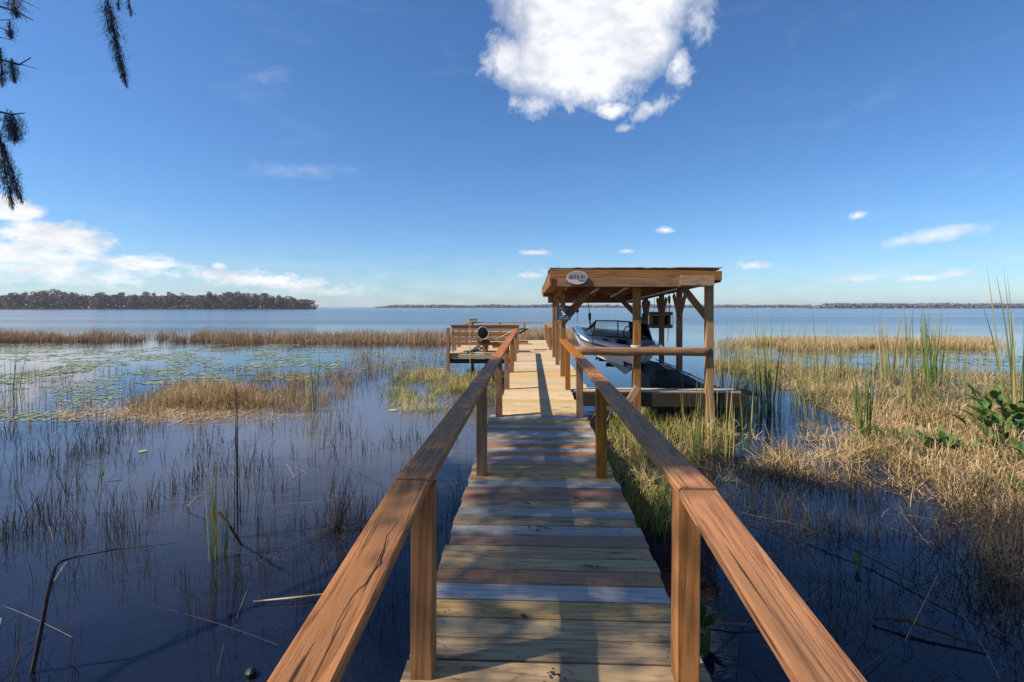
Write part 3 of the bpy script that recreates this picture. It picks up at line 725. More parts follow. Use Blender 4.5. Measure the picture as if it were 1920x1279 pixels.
for z, n_, hh_, sp in ((.095, 9, .022, .021), (-.078, 10, .018, .019), (-.108, 11, .016, .018)):
    for i in range(n_):
        x = (i - (n_ - 1) / 2) * sp
        mb.box(c_ + Vector((x, -.008, z)), (sp * .55, .004, hh_ * (.7 + .3 * (i * 7 % 3) / 2)))
mb.build('small_lettering', plain('grey_small_print', (.38, .42, .42), .6), BS)

# dried vine and nest debris jammed under the left corner of the roof
n_ = 420; cc_ = atY(1055, 527, 8.85)
B = np.array(cc_)[None, :] + rng.normal(0, 1, (n_, 3)) * np.array([.07, .05, .06])
o = blades('nest', B, rng.uniform(.08, .22, n_), .006, rng.uniform(.3, 2.4, n_), rng.uniform(-2, 2, n_), segs=4, mat=B_DEAD, tint=.35, taper=.4)
tag(o, 'ragged bird nest of dry twigs under the left roof corner of the shelter', 'nest')

def cable(px0, py0, px1, py1, Y, hookpy, label, Y1=None):
    a = atY(px0, py0, Y); b = atY(px1, py1, Y1 or Y)
    t = thing('lift_cable', a, label, 'cable')
    m_ = MB(); m_.tube([a, (a + b) / 2 + Vector((.006, 0, 0)), b], .007, 6); m_.build('wire', M_BLACK, t)
    f_ = (hookpy - py0) / (py1 - py0); h = a.lerp(b, f_)
    m_ = MB(); m_.tube([h + Vector((0, 0, .09)), h + Vector((0, 0, .06)), h - Vector((0, 0, .07)), h - Vector((0, 0, .1))], [.012, .032, .028, .01], 8); m_.build('block', M_BLACK, t)
    m_ = MB()
    for i in range(5):
        q = h - Vector((0, 0, .11 + i * .035)); ax = Vector((1, 0, 0)) if i % 2 else Vector((0, 1, 0))
        m_.tube([q + ax * .014 * math.cos(u) + Vector((0, 0, .024 * math.sin(u))) for u in [2 * math.pi * j / 8 for j in range(9)]], .005, 4, False)
    m_.build('chain', M_BLACK, t)
cable(1100, 545, 1113, 655, 10.6, 593, 'lift cable running down to the left front side of the boat', 10.9)
cable(1206, 560, 1205, 640, 13.2, 594, 'lift cable seen just right of the middle post')
cable(1255.5, 548, 1252, 640, 11.5, 562, 'chain and hook hanging in front of the wooden box at the right of the slip')
a = atY(1082, 560, 10.9); b = atY(1082.5, 607, 10.9)
t = thing('hanging_hook', a, 'loose black hook on a wire hanging over the water left of the boat', 'hook')
m_ = MB(); m_.tube([a, b], .006, 5); m_.build('wire', M_BLACK, t)
h = a.lerp(b, .48); m_ = MB(); m_.tube([h + Vector((0, 0, .045)), h + Vector((0, 0, .02)), h - Vector((0, 0, .03)), h - Vector((0, 0, .05))], [.012, .04, .036, .01], 8); m_.build('ball', M_BLACK, t)

# open-fronted wooden box hung between the right-hand posts
Yb = 12.1; a = atY(1217.5, 588, Yb); b = atY(1257, 614, Yb)
BX = thing('hanging_box', ((a.x + b.x) / 2, Yb, b.z), 'brown open wooden box with a dark inside hung at the right side of the slip', 'box')
xm = (a.x + b.x) / 2; wb = b.x - a.x; hb = a.z - b.z
bar(BX, 'board', (a.x, Yb, a.z), (b.x, Yb, a.z), .34, .085, M_SHED); bar(BX, 'board', (a.x + .02, Yb, b.z + .03), (b.x, Yb, b.z + .03), .34, .085, M_SHED)
bar(BX, 'board', (a.x + .04, Yb, b.z + .07), (a.x + .04, Yb, a.z - .04), .34, .03, M_SHED, up=(1, 0, 0)); bar(BX, 'board', (b.x - .05, Yb, b.z + .07), (b.x - .05, Yb, a.z - .04), .34, .03, M_SHED, up=(1, 0, 0))
mb = MB(); mb.box((xm, Yb + .15, (a.z + b.z) / 2), (wb - .12, .02, hb - .1)); mb.build('back_panel', M_BLACK, BX)
mb = MB()
for x in (a.x - .01, b.x + .03):
    mb.tube([(x, Yb - .1, a.z + .04), (x, Yb - .12, (a.z + b.z) / 2), (x, Yb - .1, b.z)], .008, 5)
mb.tube([(xm - .15, Yb, a.z + .04), (xm - .12, Yb, 2.5)], .006, 5); mb.tube([(xm + .15, Yb, a.z + .04), (xm + .2, Yb, 2.5)], .006, 5)
mb.build('hanger', M_STEEL, BX)

# ------------------------------------------------------------------ runabout on the lift (bow towards the shore)
BO = thing('runabout_boat', (2.03, 9.9, .75), 'white open-bow motorboat with tinted wrap windshield hanging in the boat shelter', 'boat')
roll = Matrix.Rotation(R(4.5), 4, 'Y'); pitchm = Matrix.Rotation(R(3.2), 4, 'X')
BMX = Matrix.Translation((2.13, 9.9, .57)) @ roll @ pitchm @ Matrix.Diagonal((.9, 1, .96, 1))
def bp(x, y, z): return BMX @ Vector((x, y, z))
# stations: y along hull from stem, half widths and heights
def hull_station(u):
    L = 5.3
    s = u ** .62
    gx = 1.06 * (1 - (1 - min(1, u / .46)) ** 2.3) if u < .46 else 1.06 - .05 * (u - .46)
    gx = max(gx, .0)
    cx = .86 * (1 - (1 - min(1, max(0, u - .02) / .62)) ** 2.0) if u < .64 else .86
    gz = .78 - .10 * min(1, u * 1.6) + .02 * u
    kz = .42 * max(0, 1 - u / .22) ** 2.0
    cz = kz + (.26 + .22 * (1 - min(1, u / .5))) * min(1, cx / .35)
    kz_ = kz
    y = u * L
    rake = (gz - kz) * .0
    yk = y * .97 + .62 * (1 - u)          # the keel starts further aft: raked stem
    yc = y * .98 + .34 * (1 - u)
    mid = (gx * .60 + cx * .40 + .02, y * .985 + .16 * (1 - u), cz + (gz - cz) * .55)
    strake = (cx * .52, (yk + yc) / 2, kz + (cz - kz) * .56 - .0)
    return dict(k=(0, yk, kz), s=strake, c=(cx, yc, cz), m=mid, r=(gx, y + .05 * (1 - u), gz - .07), g=(gx, y, gz))
US = [0, .015, .04, .08, .13, .19, .26, .34, .42, .5, .6, .7, .8, .9, 1.0]
ST = [hull_station(u) for u in US]
def sides(keys, name, mat, smooth=True, parent=BO):
    m_ = MB()
    rows = []
    for s in ST:
        row = [bp(-s[k][0], s[k][1], s[k][2]) for k in keys] + [bp(s[k][0], s[k][1], s[k][2]) for k in reversed(keys)]
        rows.append(row)
    nk = len(keys)
    n0 = 0
    m_.grid([r[:nk] for r in rows]); m_.grid([r[nk:] for r in rows])
    return m_.build(name, mat, parent, smooth)
def interp(s, k1, k2, f): return tuple(s[k1][i] * (1 - f) + s[k2][i] * f for i in range(3))
for s in ST:
    s['c2'] = interp(s, 'c', 'm', .10); s['c3'] = interp(s, 'c', 'm', .34); s['c2'] = (s['c2'][0] + .012, s['c2'][1], s['c2'][2]); s['c3'] = (s['c3'][0] + .012, s['c3'][1], s['c3'][2])
    s['s2'] = interp(s, 's', 'c', .12)
    s['g2'] = (max(s['g'][0] - .02, 0), s['g'][1] + .01, s['g'][2] + .03)
hb_ = sides(['s2', 'c'], 'hull_bottom', M_GELB); 
sides(['k', 's'], 'hull_bottom', M_GELB); sides(['s', 's2'], 'hull_strake', M_STRIPE)
sides(['c', 'c2'], 'chine', M_GEL); sides(['c2', 'c3'], 'hull_stripe', M_STRIPE); sides(['c3', 'm', 'r'], 'hull_side', M_GEL)
m_ = MB()
for sg in (-1, 1):
    m_.tube([bp(sg * s['r'][0] * 1.005, s['r'][1], s['r'][2] + .02) for s in ST], .026, 6)
m_.build('rub_rail', M_DARKG, BO, True)
# transom
s = ST[-1]; keys = ['k', 's', 'c', 'm', 'r', 'g']
vs = [bp(-s[k][0], s[k][1], s[k][2]) for k in keys] + [bp(s[k][0], s[k][1], s[k][2]) for k in reversed(keys)]
m_ = MB(); m_.v = vs; m_.f = [tuple(range(len(vs)))]; m_.build('transom', M_GEL, BO)
# deck rim with bow cockpit and main cockpit sunk in it
def rim_in(u):
    s = hull_station(u); return max(0, s['g'][0] - .20), s['g'][2] + .055
m_ = MB(); RU = [0, .015, .04, .08, .13, .19, .26, .34, .42, .5, .6, .7, .8, .9, 1.0]
for sg in (-1, 1):
    rows = []
    for u in RU:
        s = hull_station(u); xi, zi = rim_in(u)
        if u < .1: xi = 0
        rows.append([bp(sg * s['g'][0], s['g'][1], s['g'][2] - .07), bp(sg * s['g'][0] * .985, s['g'][1] + .01, s['g'][2]), bp(sg * (xi * .45 + s['g'][0] * .55), s['g'][1] + .04, zi), bp(sg * xi, s['g'][1] + .08, zi)])
    m_.grid(rows)
m_.build('deck_rim', M_GEL, BO, True)
m_ = MB()
for sg in (-1, 1):
    rows = []
    for u in [.1, .13, .19, .26, .34, .42, .5, .6, .7, .8, .9, .98]:
        s = hull_station(u); xi, zi = rim_in(u)
        rows.append([bp(sg * xi, s['g'][1] + .08, zi), bp(sg * xi * .96, s['g'][1] + .1, zi - .12), bp(sg * xi * .86, s['g'][1] + .1, .34)])
    m_.grid(rows)
m_.build('cockpit_liner', M_VINYLL, BO, True)
m_ = MB(); rows = []
for u in [.1, .13, .19, .26, .34, .42, .5, .6, .7, .8, .9, .98]:
    s = hull_station(u); xi, zi = rim_in(u); y = s['g'][1] + .1; rows.append([bp(-xi * .87, y, .345), bp(xi * .87, y, .345)])
m_.grid(rows); m_.build('cockpit_floor', M_VINYL, BO)
for sg in (-1, 1):                       # bow seats
    m_ = MB(); rows = []
    for u in (.13, .19, .26, .34):
        s = hull_station(u); xi, zi = rim_in(u); y = s['g'][1] + .09
        rows.append([bp(sg * xi * .93, y, .60), bp(sg * xi * .45, y, .58), bp(sg * xi * .42, y, .35)])
    m_.grid(rows); m_.build('bow_seat', M_VINYL, BO)
yw = 2.0                                  # dash bulkheads with a walk-through
for sg in (-1, 1):
    m_ = MB(); vs = [(sg * .17, yw, .35), (sg * .80, yw, .35), (sg * .84, yw, .80), (sg * .17, yw - .03, .82)]
    back = [(x, y + .35, z - .03) for x, y, z in vs]
    m_.v = [bp(*v) for v in vs + back]; m_.f = [(0, 1, 2, 3), (7, 6, 5, 4), (0, 4, 5, 1), (1, 5, 6, 2), (2, 6, 7, 3), (3, 7, 4, 0)]
    m_.build('console', M_VINYL if sg > 0 else M_VINYLL, BO)
m_ = MB(); m_.v = [bp(*v) for v in [(-.16, yw + .32, .35), (.16, yw + .32, .35), (.16, yw + .30, .74), (-.16, yw + .30, .74)]]; m_.f = [(0, 1, 2, 3)]; m_.build('walkthrough_door', M_BLACK, BO)
m_ = MB(); m_.box((0, 0, 0), (.11, .05, .14), Matrix.Translation(bp(-.48, yw - .05, .70))); m_.build('speaker', M_BLACK, BO)
# windshield: five panes between tube frames
wb_ = [(-.96, 3.0, .74), (-.80, 2.10, .80), (-.17, 1.86, .84), (.17, 1.86, .84), (.80, 2.10, .80), (.96, 3.0, .74)]
wt_ = [(-.86, 3.02, .84), (-.70, 2.36, 1.17), (-.15, 2.14, 1.22), (.15, 2.14, 1.22), (.70, 2.36, 1.17), (.86, 3.02, .84)]
WS = MB(); WS.tube([bp(*p) for p in wt_], .017, 7); WS.tube([bp(*p) for p in wb_], .015, 7)
for i in (1, 2, 3, 4): WS.tube([bp(*wb_[i]), bp(*wt_[i])], .015, 6)
ws = WS.build('windshield', plain('dark_windshield_frame', (.03, .04, .05), .35, .3), BO, True)
for i in range(5):
    m_ = MB(); m_.v = [bp(*wb_[i]), bp(*wb_[i + 1]), bp(*wt_[i + 1]), bp(*wt_[i])]; m_.f = [(0, 1, 2, 3)]
    pn = m_.build('pane', M_GLASS, ws); sm = pn.modifiers.new('t', 'SOLIDIFY'); sm.thickness = .006
for sg in (-1, 1):                       # helm seats and rear bench
    for c0, d0, nm in (((sg * .45, 3.05, .50), (.44, .46, .16), 'seat'), ((sg * .45, 3.30, .66), (.44, .12, .34), 'seat_back')):
        m_ = MB(); m_.box((0, 0, 0), d0, Matrix.Translation(bp(*c0)) @ roll); o = m_.build(nm, M_VINYLL, BO); bv = o.modifiers.new('b', 'BEVEL'); bv.width = .04; bv.segments = 3
m_ = MB(); m_.box((0, 0, 0), (1.5, .7, .4), Matrix.Translation(bp(0, 4.8, .48)) @ roll); o = m_.build('engine_cover', M_VINYLL, BO); bv = o.modifiers.new('b', 'BEVEL'); bv.width = .06; bv.segments = 3
m_ = MB(); q = [bp(.28, 2.42, .92) + Vector((.17 * math.cos(a), .03, .17 * math.sin(a))) for a in [2 * math.pi * j / 16 for j in range(17)]]; m_.tube(q, .014, 6, False); m_.build('steering_wheel', M_BLACK, BO)
m_ = MB(); m_.box((0, 0, 0), (.22, .4, .36), Matrix.Translation(bp(0, 5.5, .25))); m_.tube([bp(0, 5.6, .1), bp(0, 5.65, -.28)], [.09, .05], 8); m_.tube([bp(0, 5.45, -.28), bp(0, 5.85, -.28)], [.05, .07], 8)
for k_ in range(3):
    a = k_ * 2.094; m_.tube([bp(0, 5.84, -.28), bp(.13 * math.cos(a), 5.86, -.28 + .13 * math.sin(a))], [.02, .045], 6)
m_.build('sterndrive', M_BLACK, BO)
for x in (-.9, .9):                       # bow rail cleats
    m_ = MB(); m_.tube([bp(x * .55, .62, .82), bp(x * .55, .66, .86), bp(x * .55, .82, .86), bp(x * .55, .86, .82)], .012, 6); m_.build('cleat', M_STEEL, BO)
# cradle bunks below
CR = thing('lift_cradle', (2.03, 11.2, .8), 'dark lift cradle beams holding the motorboat up from below', 'boat lift')
for yy in (12.9, 14.2):
    bar(CR, 'crossbeam', (1.95, yy, .70), (2.45, yy, .68), .07, .10, M_BLACK)
for x in (2.0, 2.35): bar(CR, 'bunk', (x, 12.6, .86), (x, 14.4, .92), .09, .07, M_UNDER)

# ------------------------------------------------------------------ black floats beside the slip
FLT = thing('drive_on_float', (3.0, 10.4, 0), 'black plastic drive-on float ramp raised at its left end behind the slip walkway', 'float')
prof = [(2.28, .86), (2.40, .99), (2.62, 1.03), (2.85, .98), (3.1, .86), (3.45, .66), (3.75, .56), (3.95, .50)]
rows = []
for x, z in prof: rows.append([Vector((x, 9.55, -.05)), Vector((x, 9.5, z - .16)), Vector((x, 9.62, z - .03)), Vector((x, 10.3, z + .02)), Vector((x, 11.2, z - .02)), Vector((x, 11.3, -.05))])
m_ = MB(); m_.grid(rows); n_ = len(rows); m_.f += [tuple(range(6)), tuple((n_ - 1) * 6 + j for j in range(5, -1, -1))]
m_.build('float_body', M_BLACK, FLT, False)
for xa, za, xb, zb, yy in ((2.62, 1.045, 3.1, .875, 9.72), (3.12, .86, 3.72, .58, 9.85), (2.7, 1.05, 3.2, .86, 10.7)):
    bar(FLT, 'tread_strip', (xa, yy, za + .015), (xb, yy, zb + .02), .16, .02, M_DARKG, up=(.3, 0, 1))
mb = MB(); mb.box((2.50, 9.46, .55), (.25, .06, .18)); mb.box((3.35, 9.46, .42), (.5, .06, .1)); mb.build('bumper', M_DARKG, FLT)

# ------------------------------------------------------------------ bench, chair and odds on the far platform
BE = thing('slatted_bench', (-1.52, 16.25, DZ), 'long wooden bench with slatted back standing across the far platform', 'bench')
yb = 16.15
xa_, xb_ = atY(846, 630, yb).x, atY(973, 630, yb).x
for py0, py1 in ((611, 619.5), (622.8, 630.3), (632.6, 639), (641.3, 646.3)):
    za, zb = zof(py0 - .5, yb, 900), zof(py1 + 1.0, yb, 900)
    bar(BE, 'slat', (xa_, yb, (za + zb) / 2), (xb_, yb, (za + zb) / 2), .025, za - zb, M_BENCH)
bar(BE, 'top_rail', (xa_ - .02, yb + .02, zof(610, yb, 900) + .002), (xb_ + .05, yb + .02, zof(610, yb, 900) + .002), .12, .032, M_BENCH)
for x in (xa_ + .06, -1.5, xb_ - .06):
    bar(BE, 'leg', (x, yb + .045, DZ), (x, yb + .045, zof(612, yb, 900)), .06, .05, M_BENCH, up=(0, 1, 0))
    bar(BE, 'leg', (x, yb + .52, DZ), (x, yb + .52, DZ + .40), .06, .05, M_BENCH, up=(0, 1, 0))
for i in range(3): bar(BE, 'seat_board', (xa_, yb + .16 + i * .155, DZ + .42), (xb_, yb + .16 + i * .155, DZ + .42), .145, .03, M_BENCH)

c_ = atY(906, 661, 15.98); c_.z = DZ
CH = thing('swivel_chair', c_, 'round-backed black swivel chair on a wooden pedestal in front of the bench', 'chair')
cb_ = atY(905.5, 624.5, 15.98)
m_ = MB(); rows = []
for ry, yy in ((.0, -.03), (.10, -.03), (.150, -.025), (.168, -.005), (.165, .02), (.12, .03), (.0, .03)):
    rows.append([cb_ + Vector((math.cos(a) * ry, yy, math.sin(a) * ry * 1.06)) for a in [2 * math.pi * j / 20 for j in range(20)]])
m_.grid(rows, True); m_.build('backrest', plain('black_mesh_fabric', (.014, .013, .013), .95, spec=.1), CH, True)
m_ = MB(); m_.tube([cb_ + Vector((math.cos(a) * .19, -.02, math.sin(a) * .205)) for a in [2 * math.pi * j / 24 for j in range(25)]], .010, 7, False); m_.build('frame_ring', M_ALU, CH, True)
m_ = MB(); sc_ = c_ + Vector((0, .2, .36))
rows = []
for rr_, zz in ((0, .06), (.17, .055), (.215, .02), (.2, -.02), (0, -.03)): rows.append([sc_ + Vector((math.cos(a) * rr_, math.sin(a) * rr_, zz)) for a in [2 * math.pi * j / 20 for j in range(20)]])
m_.grid(rows, True); m_.build('seat', M_BLACK, CH, True)
m_ = MB()
for sg in (-1, 1):
    m_.tube([cb_ + Vector((sg * .19, 0, .10)), cb_ + Vector((sg * .27, .03, -.02)), cb_ + Vector((sg * .22, .12, -.14)), cb_ + Vector((sg * .2, .2, -.22)), cb_ + Vector((sg * .2, .2, -.42)), cb_ + Vector((sg * .12, .15, -.56)), cb_ + Vector((0, .1, -.60))], .012, 6)
m_.build('arm', M_ALU, CH, True)
bar(CH, 'pedestal', c_ + Vector((0, .12, 0)), c_ + Vector((0, .12, .34)), .07, .07, M_POST, up=(0, 1, 0))
c0 = atY(887.5, 603, 22.15)
BB = thing('bait_box', (c0.x, 22.15, CT + .003), 'small greenish wooden box on the left end of the far rail', 'box')
bar(BB, 'box_body', (c0.x - .16, 22.15, CT + .08), (c0.x + .16, 22.15, CT + .08), .24, .14, plain('greenish_box_wood', (.25, .23, .13), .8)); bar(BB, 'lid', (c0.x - .18, 22.15, CT + .16), (c0.x + .2, 22.15, CT + .185), .27, .02, M_YGREY)
c0 = atY(979, 617, 16.9)
TB = thing('side_table', (c0.x, 16.9, DZ), 'small wooden shelf table at the right end of the bench', 'table')
bar(TB, 'table_top', (c0.x - .22, 16.9, c0.z), (c0.x + .21, 16.9, c0.z), .42, .035, M_UNDER); bar(TB, 'leg', (c0.x - .15, 16.9, DZ), (c0.x - .15, 16.9, c0.z - .02), .07, .07, M_POST, up=(0, 1, 0))
bar(TB, 'brace', (c0.x - .11, 16.9, c0.z - .16), (c0.x + .13, 16.9, c0.z - .02), .05, .05, M_UNDER)
def crate(px0, px1, pyt, pyb, Yc, label, dpt=.45):
    a = atY(px0, pyb, Yc); b = atY(px1, pyb, Yc); zt = zof(pyt, Yc, (px0 + px1) / 2)
    t = thing('wooden_crate', ((a.x + b.x) / 2, Yc, DZ), label, 'crate')
    hh_ = zt - DZ - .03
    for i in range(2): bar(t, 'side_board', (a.x, Yc, DZ + hh_ * (.25 + .5 * i)), (b.x, Yc, DZ + hh_ * (.25 + .5 * i)), .02, hh_ * .48, M_BENCH); bar(t, 'side_board', (a.x, Yc + dpt, DZ + hh_ * (.25 + .5 * i)), (b.x, Yc + dpt, DZ + hh_ * (.25 + .5 * i)), .02, hh_ * .48, M_BENCH)
    for x in (a.x + .01, b.x - .01): bar(t, 'end_board', (x, Yc + .01, DZ + hh_ / 2), (x, Yc + dpt - .01, DZ + hh_ / 2), .02, hh_ * .97, M_BENCH)
    bar(t, 'lid', (a.x - .02, Yc + dpt / 2, zt - .015), (b.x + .02, Yc + dpt / 2, zt - .015), dpt + .05, .028, M_BENCH)
crate(973, 990, 638.5, 645.5, 19.6, 'low brown wooden box on the platform right of the side table')
crate(923, 944, 646, 653, 17.8, 'low brown wooden box on the platform seen below the bench slats')
tag(bar(None, 'loose_board', atY(882, 661.5, 16.03).xy.to_3d() + Vector((0, 0, DZ + .02)), atY(904, 648, 18.0).xy.to_3d() + Vector((0, 0, DZ + .02)), .22, .03, M_UNDER), 'dark loose board lying slantwise on the platform under the chair', 'board')
m_ = MB(); p0 = W3(881, 712, 0); p1 = Vector((p0.x, p0.y, atY(880.5, 612, p0.y).z)); p0.z = -.6; m_.tube([p0, (p0 + p1) / 2 + Vector((.01, 0, 0)), p1], .013, 6)
tag(m_.build('thin_pole', plain('pale_cane', (.42, .36, .24), .7)), 'thin pale upright pole standing in the water before the bench', 'pole')
m_ = MB(); m_.tube([atY(929, 636.5, 16.02), atY(945, 629, 15.95), atY(966, 617.5, 15.9)], [.010, .016, .02], 6)
tag(m_.build('leaning_stick', plain('pale_stick_wood', (.50, .36, .2), .7)), 'pale crooked stick leaning on the back of the bench', 'stick')
tag(bar(None, 'floating_board', W3(1376, 728, .04) - Vector((.0, 0, 0)), W3(1420, 738, .03), .14, .03, M_UNDER), 'dark board floating among the reeds right of the shelter', 'board')
tag(bar(None, 'broken_board', atY(1178, 753, 8.6), atY(1196, 726, 8.66), .03, .11, M_SHEDL, up=(-1, 0, 1)), 'short broken board leaning at the foot of the middle shelter post', 'board')

# debris on the deck
def twig(px, py, n_, label):
    c = W3(px, py, DZ); m_ = MB(); r = random.Random(px)
    for i in range(n_ * 2):
        a = r.uniform(0, 6.28); p = c + Vector((r.gauss(0, .035), r.gauss(0, .014), .004 + r.uniform(0, .004))); L = r.uniform(.006, .018)
        u = Vector((math.cos(a), math.sin(a) * .7, 0)) * L; v_ = Vector((-math.sin(a), math.cos(a), 0)) * L * r.uniform(.25, .6); k0 = len(m_.v)
        m_.v += [p - u, p - v_ + Vector((0, 0, .003)), p + u * .9 + Vector((0, 0, .006)), p + v_, p + Vector((0, 0, .009))]
        m_.f += [(k0, k0 + 1, k0 + 4), (k0 + 1, k0 + 2, k0 + 4), (k0 + 2, k0 + 3, k0 + 4), (k0 + 3, k0, k0 + 4)]
    tag(m_.build('leaf_litter', plain('dark_litter', (.035, .03, .022), .9)), label, 'litter')
for px_, py_, n_, lb in ((980, 945, 4, 'dark leaf scraps on the left middle of the shaded boards below the second posts'), (1012, 990, 5, 'curl of dark leaf litter on the centre of a grey board'), (1090, 937, 2, 'small dark seed husk on the red brown board near the centre'), (1045, 1270, 5, 'twig and leaf scrap at the bottom centre of the deck'), (1110, 1064, 2, 'tiny dark chip on the right half of a tan board'), (985, 1160, 2, 'dark chip lodged in the gap left of centre')):
    twig(px_, py_, n_, lb)
n_ = 260
P = np.stack([rng.uniform(-.5, .7, n_), rng.uniform(1.6, 7, n_), np.full(n_, DZ + .004)], 1)
o = blades('fallen_needles', P, rng.uniform(.015, .05, n_), .003, 1.5, rng.uniform(-.1, .1, n_), segs=2, mat=B_DARK, tint=.6, taper=.3); tag(o, 'thin scatter of needles and seed scraps on the near boards', 'litter', kind='stuff')

# ------------------------------------------------------------------ reeds and grasses
def region(n_, poly_fn):
    """rejection-sample photo-space region on the water plane; poly_fn returns (px,py) arrays and keep probability"""
    px, py = poly_fn(n_); d = F * CAMZ / (py - HOR); x = (px - 960) / F * d
    return np.stack([x * CY - d * SY, x * SY + d * CY, np.full(len(px), -.02)], 1), px, py
def fbm(P, s, seed=0):
    return np.array([mnoise.fractal(Vector((p[0] * s, p[1] * s, seed)), 1, 2, 3) for p in P])
U = rng.uniform
def US_(a, b, n_, k=.07): return U(a, b, n_) + rng.normal(0, (b - a) * k, n_)
def inv(py0, py1, n_, power=1.0):
    """rows uniform on the ground (not in the picture) between two photo rows"""
    d0, d1 = 1 / (py1 - HOR), 1 / (py0 - HOR); return HOR + 1 / (d0 + (d1 - d0) * U(0, 1, n_) ** power)
def keep(P, m_, *arrs): return [P[m_]] + [a[m_] for a in arrs]

# far left band
def ff(n_):
    px = U(-60, 846, n_); py = np.where(px > 395, inv(632, 645, n_), inv(633, 641, n_)); return px, py
P, px, py = region(19000, ff); q = fbm(P, .35, 1) + .25 * fbm(P, 1.6, 2) + .35 * (px > 395) ; P, px, py = keep(P, q > -.10, px, py)
o = blades('reed_band', P, U(.28, .75, len(P)) * (1 + .5 * fbm(P, .5, 4)), .02, U(-.15, .15, len(P)), U(-.5, .5, len(P)), U(0, 1.3, len(P)), 3, B_BAND, .5); tag(o, 'long far band of short brown dead reeds left of the platform', 'reeds', kind='stuff')
# beyond the platform, to its right
P, px, py = region(7000, lambda n_: (U(975, 1130, n_), inv(626, 640, n_)))
o = blades('reed_fringe', P, U(.35, .8, len(P)), .022, U(-.15, .15, len(P)), U(-.5, .5, len(P)), U(0, 1.0, len(P)), 3, B_BAND, .6); tag(o, 'pale dead reeds behind the end of the dock', 'reeds', kind='stuff')
# far right band
P, px, py = region(22000, lambda n_: (US_(1400, 1840, n_), 1.2 * rng.normal(0, 1, n_) + inv(641, 656, n_))); q = fbm(P, .3, 8) + .1; P, px, py = keep(P, q > -.05, px, py)
o = blades('reed_band', P, U(.3, .6, len(P)), .02, U(-.15, .15, len(P)), U(-.6, .6, len(P)), U(0, 1.5, len(P)), 3, B_MAT, .55); tag(o, 'far band of straw-coloured reeds across the open water at right', 'reeds', kind='stuff')
# middle-left tussock
n_ = 7500
px = np.clip(rng.normal(395, 85, n_), 150, 580); py = 752 + rng.normal(0, 9, n_) + (px < 300) * U(0, 25, n_); 
P, px, py = region(n_, lambda n__: (px, np.clip(py, 725, 800)))
den = np.exp(-((px - 400) / 110) ** 2)
P, px, py = keep(P, U(0, 1, n_) < .25 + den, px, py)
o = blades('dead_reed_tussock', P, U(.18, .50, len(P)) * (.75 + .5 * np.exp(-((px - 390) / 100) ** 2)), .011, U(-.3, .3, len(P)), U(-.7, .7, len(P)), U(0, 2.4, len(P)), 4, B_DEAD, .42 + .5 * fbm(P, 1.6, 77), zmin=.0); tag(o, 'brown tussock of dead reeds standing in the open water at left', 'reeds', kind='stuff')
P, px, py = region(3200, lambda n_: (U(470, 665, n_), inv(700, 775, n_))); q = fbm(P, .9, 3); P, px, py = keep(P, q > .05, px, py)
o = blades('sparse_reeds', P, U(.15, .50, len(P)), .009, U(-.2, .2, len(P)), U(-.7, .7, len(P)), U(0, 1.5, len(P)), 4, B_DEAD, .3); tag(o, 'sparse bent brown reeds right of the left tussock', 'reeds', kind='stuff')
# floating dead stems below it
P, px, py = region(1500, lambda n_: (np.clip(rng.normal(300, 110, n_), 120, 560), np.clip(rng.normal(776, 9, n_), 755, 812)))
o = blades('floating_straw', P + np.array([0, 0, .03]), U(.15, .6, len(P)), .010, U(1.35, 1.6, len(P)), U(-.15, .15, len(P)), 0, 3, B_DEAD, .75, zmin=.004); tag(o, 'raft of floating reddish dead stems in front of the left tussock', 'straw', kind='stuff')
# reeds scattered over the left half: near ones thin and dark
def scatter_left(n_, py0, py1, x0, x1, seed, thr):
    P, px, py = region(n_, lambda n__: (U(x0, x1, n__), inv(py0, py1, n__))); q = fbm(P, 1.1, seed) + .55 * fbm(P, 4.5, seed + 9); return keep(P, q > thr, px, py)
P, px, py = scatter_left(7500, 690, 820, -120, 900, 12, .16)
P, px, py = keep(P, ~((px > 690) & (px < 800) & (py > 740)), px, py)
o = blades('sparse_reeds', P, U(.10, .42, len(P)), .008, U(-.25, .25, len(P)), U(-.7, .7, len(P)), U(0, 1.8, len(P)), 4, B_DEAD, .15); tag(o, 'thin scatter of grey brown broken reeds over the left water', 'reeds', kind='stuff')
P, px, py = scatter_left(6500, 800, 1030, -200, 880, 15, .20)
P, px, py = keep(P, U(0, 1, len(P)) < np.where(px < 330, 1, .5), px, py)
o = blades('dark_stems', P, U(.08, .50, len(P)), U(.004, .009, len(P)), U(-.22, .22, len(P)), U(-.7, .7, len(P)), U(0, 2.2, len(P)) * (U(0, 1, len(P)) > .5), 5, B_DARK, .45, tube=True, taper=.6); tag(o, 'many thin dark bent stems rising from the shaded water at lower left', 'stems', kind='stuff')
P, px, py = scatter_left(1300, 985, 1330, -300, 760, 18, .05)
o = blades('dark_stems', P, U(.08, .35, len(P)), U(.003, .006, len(P)), U(-.3, .3, len(P)), U(-.8, .8, len(P)), U(0, 2.0, len(P)) * (U(0, 1, len(P)) > .5), 5, B_DARK, .4, tube=True, taper=.6); tag(o, 'few thin dark stems in the nearest water at lower left', 'stems', kind='stuff')
